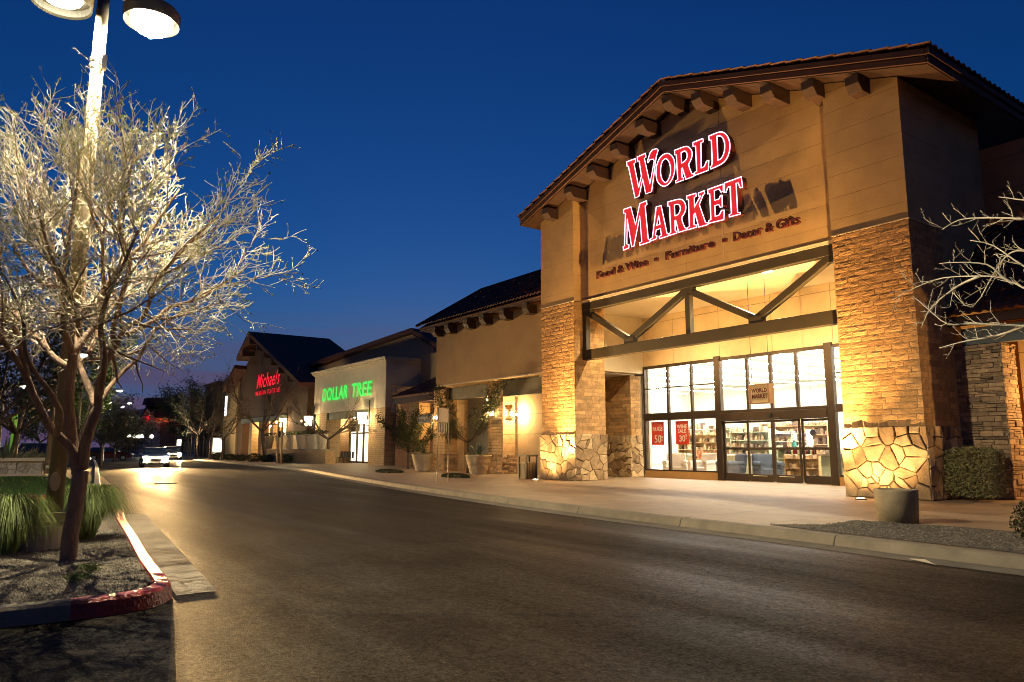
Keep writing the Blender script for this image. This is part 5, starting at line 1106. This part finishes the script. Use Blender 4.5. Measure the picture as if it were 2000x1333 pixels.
big_pot(-30.1, 19.55, 'ribbed round pot with flowers and a spiky plant before the right pier', 51); big_pot(-35.4, 19.45, 'ribbed round pot with flowers and a spiky plant left of the sign posts', 52)
bp = thing('brick_planter', 'long low brick planter wall before the script sign shop', 'planter', (-66, 22, .15))
a = atY(518, 878, 21.9); b = atY(643, 878, 21.9)
m = MB(); m.box(a.x, b.x, 21.6, 22.4, .15, 1.2); m.build('wall', brick_flat, bp); m = MB(); m.box(a.x-.05, b.x+.05, 21.55, 22.45, 1.2, 1.3); m.build('cap', concrete, bp)
for i, px in enumerate((523, 549, 573, 590, 608, 626)):
    p = atY(px, 875, 22.0); t = thing('planter_pot', 'tapered pale pot standing on the brick planter wall, %s from the left' % ['first', 'second', 'third', 'fourth', 'fifth', 'last'][i], 'planter', (p.x, 22.0, 1.3), 'tapered pots on the brick planter wall')
    m = MB(); m.lathe([(0, 0), (.36, 0), (.58, 1.15), (.60, 1.2), (.5, 1.2), (.48, 1.1), (0, 1.1)], (p.x, 22.0, 1.3), 14); m.build('pot', stucco_pale, t)
    m = MB(); r = random.Random(i)
    for _ in range(120): c = Vector((p.x+r.uniform(-.5, .5), 22+r.uniform(-.5, .5), 2.5+r.uniform(0, .3))); u = rv(r).normalized()*.07; v_ = u.orthogonal().normalized()*.05; m.ct = r.random(); m.face([c-u, c-v_, c+u, c+v_])
    m.build('flowers', dark_leaf, t)
# square concrete pedestal on the edge of the gravel
t = thing('concrete_planter', 'tapered plain concrete planter at the edge of the gravel bed', 'planter', (-6.3, 12.45, .15))
m = MB(); m.lathe([(0, 0), (.32, 0), (.345, .52), (.345, .55), (.29, .55), (.28, .48), (0, .48)], (-6.55, 12.75, .15), 32); m.build('pot', mat('pedestal_concrete', (.34, .26, .15), .85, var=.25, scale=4, bump=.3), t, smooth=True)
m = MB(); m.lathe([(0, .49), (.28, .49), (.1, .495), (0, .495)], (-6.55, 12.75, .15), 16); m.build('soil', bed_m, t)
# ------------------------------------------------------------------ litter bin, signs on posts, low wall, hydrant
t = thing('litter_bin', 'square slatted metal litter bin beside the left stone tower base', 'litter bin', (-24.25, 18.15, .15)); x, y = -24.25, 18.15
m = MB()
for s in range(7):
    for sx, sy, dx, dy in ((-.24+.08*s, -.26, .022, .008), (-.24+.08*s, .26, .022, .008), (-.26, -.24+.08*s, .008, .022), (.26, -.24+.08*s, .008, .022)): m.box(x+sx-dx, x+sx+dx, y+sy-dy, y+sy+dy, .2, .78)
m.box(x-.28, x+.28, y-.28, y+.28, .17, .2); m.box(x-.28, x+.28, y-.28, y+.28, .78, .81); m.build('slats', mat('bin_slats', (.10, .065, .035), .5, metal=.3), t)
m = MB()
for sx in (-.25, .25):
    for sy in (-.25, .25): m.box(x+sx-.03, x+sx+.03, y+sy-.03, y+sy+.03, .15, 1.05)
m.box(x-.3, x+.3, y-.3, y+.3, 1.05, 1.11); m.build('canopy', black_iron, t); m = MB(); m.lathe([(0, .05), (.2, .05), (.21, .6), (0, .6)], (x, y, .15), 16); m.build('liner', mat('liner', (.1, .09, .07), .5), t)
t = thing('parking_sign', 'small fire lane sign between two thin posts on the pavement', 'sign', (-24.2, 14.2, .15))
p1 = atZ(854, 942, .15); p2 = atZ(875, 940, .15); top = atY(875, 798, p2.y).z
m = MB(); [m.tube([(p.x, p.y, .15), (p.x, p.y, top)], .022, 8) for p in (p1, p2)]; m.build('posts', tan_paint, t)
m = MB(); d = (p2-p1); z1 = top-.02; z0 = atY(875, 826, p2.y).z; q = Vector((0, -.03, 0)); m.prism([p1+q+Z*(z0-.15), p2+q+Z*(z0-.15), p2+q+Z*(z1-.15), p1+q+Z*(z1-.15)], (.01, -.012, 0)); m.build('panel', mat('panel_white', (.7, .62, .45), .5, var=.03), t)
ang = math.atan2(d.y, d.x)
for i, (s_, sz) in enumerate((('FIRE', .105), ('LANE', .105), ('NO PARKING', .05))):
    cpt = (p1+p2)/2+Vector((.012, -.047, 0)); curve_text(s_, 'lettering', sz, mat('letter_red_paint', (.4, .03, .02), .5), t, (cpt.x, cpt.y, z1-.12-i*.11), (R(90), 0, ang), .001, align='CENTER')
m = MB(); z1 = z0-.03; z0 = atY(875, 846, p2.y).z
for k in range(6): a_ = p1.lerp(p2, .08+.16*k)+q; m.box(a_.x-.03, a_.x+.03, a_.y-.015, a_.y+.015, z0, z1)
m.build('louvre', black_iron, t)
t = thing('map_frame', 'tall empty looking metal frame with a dark panel on two posts by the kerb', 'sign', (-60, 19, .15))
a = atY(541, 905, 19.4); b = atY(552, 824, 19.4); m = MB()
for xx in (a.x, b.x): m.box(xx-.07, xx+.07, 19.33, 19.47, .15, b.z)
m.box(a.x, b.x, 19.34, 19.46, b.z-.1, b.z); m.build('post', mat('post_brown', (.35, .2, .1), .6), t); m = MB(); zt = atY(541, 843, 19.4).z; zb = atY(541, 855, 19.4).z; m.box(a.x+.07, b.x-.07, 19.37, 19.43, zb, zt); m.build('panel', black_iron, t)
for i, px in enumerate((362, 367, 373, 380, 399, 406)):
    X_ = -112+i*2.0; p = atX(px, 885, X_); t = thing('street_pole', 'slim pale pole along the far pavement, %s of the six' % ['leftmost', 'second', 'third', 'fourth', 'fifth', 'rightmost'][i], 'pole', (X_, p.y, 0), 'slim poles along the far pavement')
    m = MB(); m.tube([(X_, p.y, 0), (X_, p.y, 4.2)], .07, 6); m.build('shaft', tan_paint, t); m = MB(); m.box(X_-.04, X_+.02, p.y-.35, p.y+.35, 3.3, 4.2); m.build('plate', stucco_pale, t)
lw = thing('low_wall', 'low stone faced wall with a pale cap behind the lawn', 'wall', (-40, 0, .14))
m = MB(); m.box(-40.9, -40.5, -6, 2.35, .14, .78); m.build('core', mortar, lw); m = MB(); stone_face(m, (-40.49, -3, .2), Y, Z, X, 5.3, .52, .3, .05); m.build('stone_facing', mat('field_stone_pale', (.5, .46, .38), .85, var=.25, scale=5, tint=.3), lw)
m = MB(); m.box(-41.0, -40.38, -6, 2.4, .80, .95); m.box(-40.95, -40.36, -6, 2.36, .13, .22); m.build('cap', stucco_pale, lw)
hy = thing('fire_hydrant', 'cream fire hydrant on the lawn beside the low stone wall', 'fire hydrant', (-34.8, 2.38, .14)); hx, hyy = -34.8, 2.38
cream = mat('hydrant_cream', (.55, .47, .28), .45, var=.08)
m = MB(); m.lathe([(0, 0), (.24, 0), (.24, .05), (.16, .06), (.15, .1), (.145, .62), (.19, .64), (.20, .70), (.15, .72), (0, .72)], (hx, hyy, .14), 18); m.build('barrel', cream, hy, smooth=False)
m = MB(); m.lathe([(.16, .72), (.155, .80), (.11, .88), (.05, .92), (.035, .93), (.035, .98), (0, .98)], (hx, hyy, .14), 18); m.build('bonnet', cream, hy)
for dx, dy, rr_ in ((0, 1, .06), (0, -1, .06), (1, 0, .085)):
    m = MB(); m.tube([(hx+dx*.1, hyy+dy*.1, .64), (hx+dx*.24, hyy+dy*.24, .64)], rr_, 12); m.tube([(hx+dx*.22, hyy+dy*.22, .64), (hx+dx*.27, hyy+dy*.27, .64)], rr_*1.25, 8); m.build('outlet', cream, hy)
# ------------------------------------------------------------------ lamp post with two round heads
lp = thing('street_lamp', 'tall cream lamp post with two lit round heads beside the near tree', 'street lamp', (-11.05, .86, .14)); lx, ly = -11.05, .86
m = MB(); m.lathe([(0, 0), (.33, 0), (.33, .42), (.30, .46), (0, .46)], (lx-.25, ly-.22, .0), 24); m.build('concrete_base', concrete, lp)
ly -= .06
m = MB(); m.box(lx-.19, lx+.19, ly-.19, ly+.19, .46, .50); m.box(lx-.16, lx+.16, ly-.16, ly+.16, .50, .60); m.build('base_plate', mat('plate_tan', (.30, .2, .11), .6), lp)
m = MB(); m.tube([(lx, ly, .58), (lx, ly+.03, 4), (lx, ly+.06, 7.9)], [.10, .09, .075], 20); m.build('pole', mat('pole_paint', (.15, .11, .06), .55, var=.06), lp, smooth=True)
m = MB(); m.lathe([(.0, 0), (.06, 0), (.06, .02), (0, .02)], (0, 0, 0), 12); hh = MB(); hh.raw([(lx+.105+p[2], ly-.02+p[0], .98+p[1]*2.0) for p in m.v], m.f); hh.build('hand_hole_cover', mat('plate_tan2', (.42, .32, .18), .5), lp)
m = MB()
for z in (6.62, 6.72): m.tube([(lx+.10*math.cos(a/16*6.283), ly+.05+.10*math.sin(a/16*6.283), z) for a in range(18)], .008, 5)
m.box(lx+.05, lx+.13, ly+.09, ly+.15, 6.56, 6.76); m.build('clamp', white_p, lp)
for s, cy in ((1, 1.48), (-1, .37)):
    cz = 7.62 if s > 0 else 7.5; m = MB(); m.beam((lx, ly+.06, cz+.15), (lx, cy-s*.1, cz+.14), .06, .08); m.build('arm', tan_paint, lp)
    m = MB(); m.lathe([(.37, -.13), (.385, .03), (.33, .10), (.16, .17), (0, .18)], (lx, cy, cz), 32, cap=False); hd = m.build('lamp_head', tan_paint, lp, smooth=True)
    m = MB(); m.lathe([(.369, -.13), (.35, -.10), (.35, .0), (.2, .06), (0, .07)], (lx, cy, cz), 32, cap=False); m.build('reflector', mat('reflector_dark', (.03, .025, .015), .5), hd)
    m = MB(); m.ball((lx, cy, cz-(.10 if s > 0 else .02)), .285 if s > 0 else .25, 24, 12, .72 if s > 0 else .35); m.build('lens', lamp_hot, hd, smooth=True)  # right lens swollen and lowered, its glare put into the shape
    lamp('SPOT', 'lamp_light', (lx, cy, cz-(.33 if s > 0 else .11)), 2300 if s > 0 else 1800, (1, .88, .60), .12, (0, 0, -1), 168, .12)
# two car park lamps added out of view as fill light on facades and road
for x, y, e in ((8.5, -6.0, 420), (-26, -11.0, 700)):
    l2 = thing('street_lamp', 'added cream double headed car park lamp post standing outside the view', 'street lamp', (x, y, 0), 'added car park lamps out of view')
    m = MB(); m.tube([(x, y, 0), (x, y, 9.3)], [.115, .085], 12); m.build('pole', tan_paint, l2)
    for s in (-1, 1):
        m = MB(); m.beam((x, y, 9.2), (x, y+s*.7, 9.2), .06, .08); m.build('arm', tan_paint, l2); m = MB(); m.lathe([(.37, 0), (.38, .03), (.33, .10), (.16, .17), (0, .18)], (x, y+s*.8, 9.1), 20); hd = m.build('lamp_head', tan_paint, l2)
        m = MB(); m.ball((x, y+s*.8, 9.08), .2, 16, 8, .35); m.build('lens', lamp_hot, hd)
    lamp('POINT', 'lamp_light', (x, y, 8.8), e, (1, .72, .34), .25)
# distant car-park lamps
def far_lamp(px, py_top, X_, label, energy=0, two=True, colr=lamp_far, h=None, group='distant car park lamps'):
    p = atX(px, py_top, X_); t = thing('street_lamp', label, 'street lamp', (X_, p.y, 0), group); m = MB(); m.tube([(X_, p.y, 0), (X_, p.y, p.z)], [.13, .09], 8); m.build('pole', tan_paint, t)
    for s in ((-1, 1) if two else (1,)):
        m = MB(); m.beam((X_, p.y, p.z-.05), (X_, p.y+s*1.0, p.z), .08, .1); m.build('arm', tan_paint, t)
        m = MB(); m.lathe([(0, .15), (.35, .12), (.42, 0), (.3, -.01), (0, -.01)], (X_, p.y+s*1.1, p.z), 12); hd = m.build('lamp_head', tan_paint, t); m = MB(); m.lathe([(0, -.03), (.26, -.03), (.3, -.012), (0, -.012)], (X_, p.y+s*1.1, p.z), 10); m.ball((X_, p.y+s*1.1, p.z-.06), .22, 8, 5, .5); m.build('lens', colr, hd)
    if energy: lamp('POINT', 'lamp_light', (X_, p.y, p.z-.6), energy, (.85, 1, .62), .3)
    return t
far_lamp(163, 713, -62, 'double headed car park lamp above the bright green tree', 7000)
far_lamp(113, 690, -44, 'car park lamp pole showing between the near tree limbs', 0, False)
far_lamp(8, 753, -52, 'car park lamp at the left edge of the photo', 2500, False)
far_lamp(234, 787, -105, 'tall double headed lamp left of the far flat roofed shop', 2500)
far_lamp(222, 794, -120, 'double headed lamp just left of the tall one', 0)
far_lamp(203, 800, -140, 'small double headed lamp by the grey green tree', 0)
far_lamp(106, 811, -120, 'small double headed lamp over the parked car', 300)
far_lamp(41, 822, -140, 'small double headed lamp right of the green lit post', 0)
far_lamp(210, 762, -84, 'single headed lamp by the right limb of the near tree', 0, False)
gp = atX(27, 852, -60); t = thing('lit_post', 'post glowing yellow green at the left edge', 'post', (-60, gp.y, 0)); m = MB(); tp = atX(30, 809, -60); m.tube([(-60, gp.y, 0), (-60, tp.y, tp.z)], .16, 8); m.build('shaft', emis('green_post', (.25, .6, .02), .35), t)
for i, px in enumerate((253, 261, 270, 277.5, 296)):
    p = atX(px, 853, -125); t = thing('globe_lamp', 'white globe lamp in the row above the oncoming car, %s from the left' % ['first', 'second', 'third', 'fourth', 'last'][i], 'street lamp', (-125, p.y, 0), 'row of globe lamps'); m = MB(); m.tube([(-125, p.y, 0), (-125, p.y, p.z)], .06, 6); m.build('pole', black_iron, t); m = MB(); m.ball(tuple(p), .26, 12, 8); m.build('globe', emis('globe', (1, .93, .7), 14), t)
# ------------------------------------------------------------------ vehicles
def car(x, y, rz, paint, label, lights=False, tall=0., energy=0):
    t = thing('parked_car' if not lights else 'car', label, 'car', (0, 0, 0)); bodym = mat('car_paint', paint, .3, metal=.3, var=.03, coat=.8)
    L, W2, H = 4.6, .9, 1.45+tall; m = MB()   # nose towards +X
    prof = [(-2.25, .35), (-2.3, .75), (-2.2, .98), (-1.75, 1.02+tall*.4), (1.0, .98), (2.05, .80), (2.28, .62), (2.3, .35), (1.95, .22), (-2.0, .22)]
    n = len(prof); secs = [(-W2, .80), (-W2*.97, 1.0), (W2*.97, 1.0), (W2, .80)]; sec = [(-W2+.06, .9), (-W2, 1.), (W2, 1.), (W2-.06, .9)]
    vs = []
    for yy, k in ((-W2+.02, .97), (-W2-.0, 1.), (W2, 1.), (W2-.02, .97)):
        for a, b in prof: vs.append((a*k, yy*(1 if abs(a) < 2.2 else .9), .22+(b-.22)*k))
    fs = [(s*n+i, s*n+(i+1) % n, (s+1)*n+(i+1) % n, (s+1)*n+i) for s in range(3) for i in range(n)]+[tuple(range(n))[::-1], tuple(range(3*n, 4*n))]
    m.raw(vs, fs); body = m.build('body', bodym, t, bevel=.03)
    m = MB(); b0 = [(-2.05, .99), (1.1, .97)]; t0 = [(-1.75, H), (.25, H)]
    v = [(b0[0][0], -W2*.93, b0[0][1]), (b0[1][0], -W2*.93, b0[1][1]), (b0[1][0], W2*.93, b0[1][1]), (b0[0][0], W2*.93, b0[0][1]), (t0[0][0]+.1, -W2*.74, H-.03), (t0[1][0], -W2*.74, H-.03), (t0[1][0], W2*.74, H-.03), (t0[0][0]+.1, W2*.74, H-.03)]
    m.raw(v, [(0, 3, 2, 1), (0, 1, 5, 4), (1, 2, 6, 5), (2, 3, 7, 6), (3, 0, 4, 7)]); m.build('windows', mat('car_glass', (.02, .025, .03), .05, spec=1), t)
    m = MB(); m.box(-1.68, .28, -W2*.76, W2*.76, H-.035, H); m.build('roof', bodym, t, bevel=.015)
    for sx in (-1.4, 1.4):
        for sy in (-1, 1):
            m = MB(); m.tube([(sx, sy*(W2-.2), .33), (sx, sy*(W2+.02), .33)], .33, 18); w_ = m.build('wheel', mat('tyre', (.02, .02, .02), .9), t); m = MB(); m.tube([(sx, sy*(W2+.021), .33), (sx, sy*(W2+.035), .33)], .2, 12); m.build('rim', mat('rim', (.4, .4, .4), .3, metal=.9), w_)
    for sy in (-1, 1):
        m = MB(); m.ball((2.2, sy*.62, .68), .17, 10, 6, .75); m.build('headlight', emis('headlight_on', (1, .86, .55), 900) if lights else mat('headlight_off', (.6, .6, .6), .1), t, smooth=True)
        if lights: m = MB(); m.ball((2.27, sy*.55, .42), .08, 8, 5, .8); m.build('added_glow_ball', bpy.data.materials['headlight_on'], t, smooth=True)  # extra glowing balls added to strengthen the headlight blaze
        m = MB(); m.box(-2.31, -2.2, sy*.7-.16, sy*.7+.16, .74, .9); m.build('tail_light', mat('tail_light', (.3, .01, .01), .2), t)
    m = MB(); m.box(2.24, 2.31, -.35, .35, .45, .62); m.build('grille', black_iron, t); m = MB(); m.box(2.31, 2.33, -.2, .2, .33, .44); m.build('number_plate', white_p, t)
    t.location = (x, y, .004); t.rotation_euler = (0, 0, rz)
    if lights:
        for sy in (-1, 1):
            p = Vector((x, y, 0))+Matrix.Rotation(rz, 3, 'Z') @ Vector((2.45, sy*.62, .66)); d = Matrix.Rotation(rz, 3, 'Z') @ Vector((1, 0, -.035))
            lamp('SPOT', 'headlight_beam', p, energy, (1, .60, .22), .08, d, 75, .8)
    return t
p = atZ(300, 913, 0); car(p.x, p.y, R(-7), (.3, .3, .3), 'oncoming car with blazing headlights in the middle of the road', True, energy=14000)
q = atZ(335, 899, 0); car(q.x, q.y, R(-6), (.25, .2, .15), 'second car with headlights on just behind and right of the first', True, .15, 4000)
p = atX(92, 880, -58); car(-58, 4.6-.9, R(90), (.12, .16, .15), 'dark green parked car behind the desert plants', tall=.25)
p = atX(50, 880, -75); car(-75, 1.6, R(90), (.05, .05, .06), 'black parked car far left behind the big spiky plant')
p = atX(200, 885, -88); car(-92, 11.4, R(80), (.1, .02, .02), 'dark red parked car beyond the grey green tree')
# shopping carts
def trolley(x, y, rz, label, z=.15):
    t = thing('shopping_cart', label, 'shopping cart', (0, 0, 0)); m = MB()
    def wire(a, b, r=.006): m.tube([a, b], r, 4)
    for k in range(8):
        f = k/7; zz = .55+.38*f; e = .32+.13*f; wv = .2+.06*f
        for s in (-1, 1): wire((-e*.8, s*wv, zz), (e, s*wv*.8, zz))
        wire((e, -wv*.8, zz), (e, wv*.8, zz)); wire((-e*.8, -wv, zz), (-e*.8, wv, zz))
    for k in range(9):
        f = -1+2*k/8
        for s in (-1, 1): wire((.32*f if f > 0 else .26*f, s*.2, .55), ((.45 if f > 0 else .36)*f, s*.25, .93))
        wire((.32, .16*f, .55), (.45, .21*f, .93)); wire((-.26, .2*f, .55), (.32, .16*f, .55))
    m.build('basket', cartm, t); m = MB(); m.tube([(-.25, -.22, .5), (.4, -.18, .3), (.45, -.16, .12)], .013, 6); m.tube([(-.25, .22, .5), (.4, .18, .3), (.45, .16, .12)], .013, 6); m.tube([(-.45, -.24, .98), (-.3, -.22, .5), (-.35, -.22, .12)], .013, 6); m.tube([(-.45, .24, .98), (-.3, .22, .5), (-.35, .22, .12)], .013, 6); m.tube([(-.35, -.22, .14), (.45, -.16, .14)], .013, 6); m.tube([(-.35, .22, .14), (.45, .16, .14)], .013, 6); m.build('frame', cartm, t)
    m = MB(); m.tube([(-.47, -.25, 1.0), (-.47, .25, 1.0)], .018, 8); m.build('handle', mat('handle_red', (.3, .02, .02), .4), t)
    for sx in (-.35, .45):
        for sy in (-.2, .2): m = MB(); m.tube([(sx, sy-.015, .06), (sx, sy+.015, .06)], .06, 10); m.build('wheel', black_iron, t)
    t.location = (x, y, z); t.rotation_euler = (0, 0, rz); return t
trolley(-11.25, 21.2, R(205), 'shopping cart half hidden behind the right stone tower base')
for i in range(3): trolley(-6.35+i*.28, 20.6-.2*i+.5, R(12), 'shopping cart parked in the side porch, %s of the nested row' % ['rearmost', 'middle', 'front'][i]) if False else None
c1 = trolley(-6.55, 19.9, R(10), 'shopping cart at the right edge, in front of the lit side porch wall')
c2 = copy_tree(c1); c2.location = (-6.25, 19.95, .15); c2['label'] = 'shopping cart nested behind the first one at the right edge'
for o in (c1, c2): o['group'] = 'carts in the side porch'
# fallen leaf in the gutter
m = MB(); a = atZ(1776, 1091, .012); b = atZ(1829, 1104, .012); d = b-a; s = Vector((-d.y, d.x, 0))*.16
m.face([a, a+d*.3-s+Z*.012, b, a+d*.4+s*.8+Z*.02]); tag(m.build('dry_leaf', mat('dry_leaf', (.5, .42, .28), .8)), 'pale dry leaf lying in the gutter at the lower right', 'leaf')
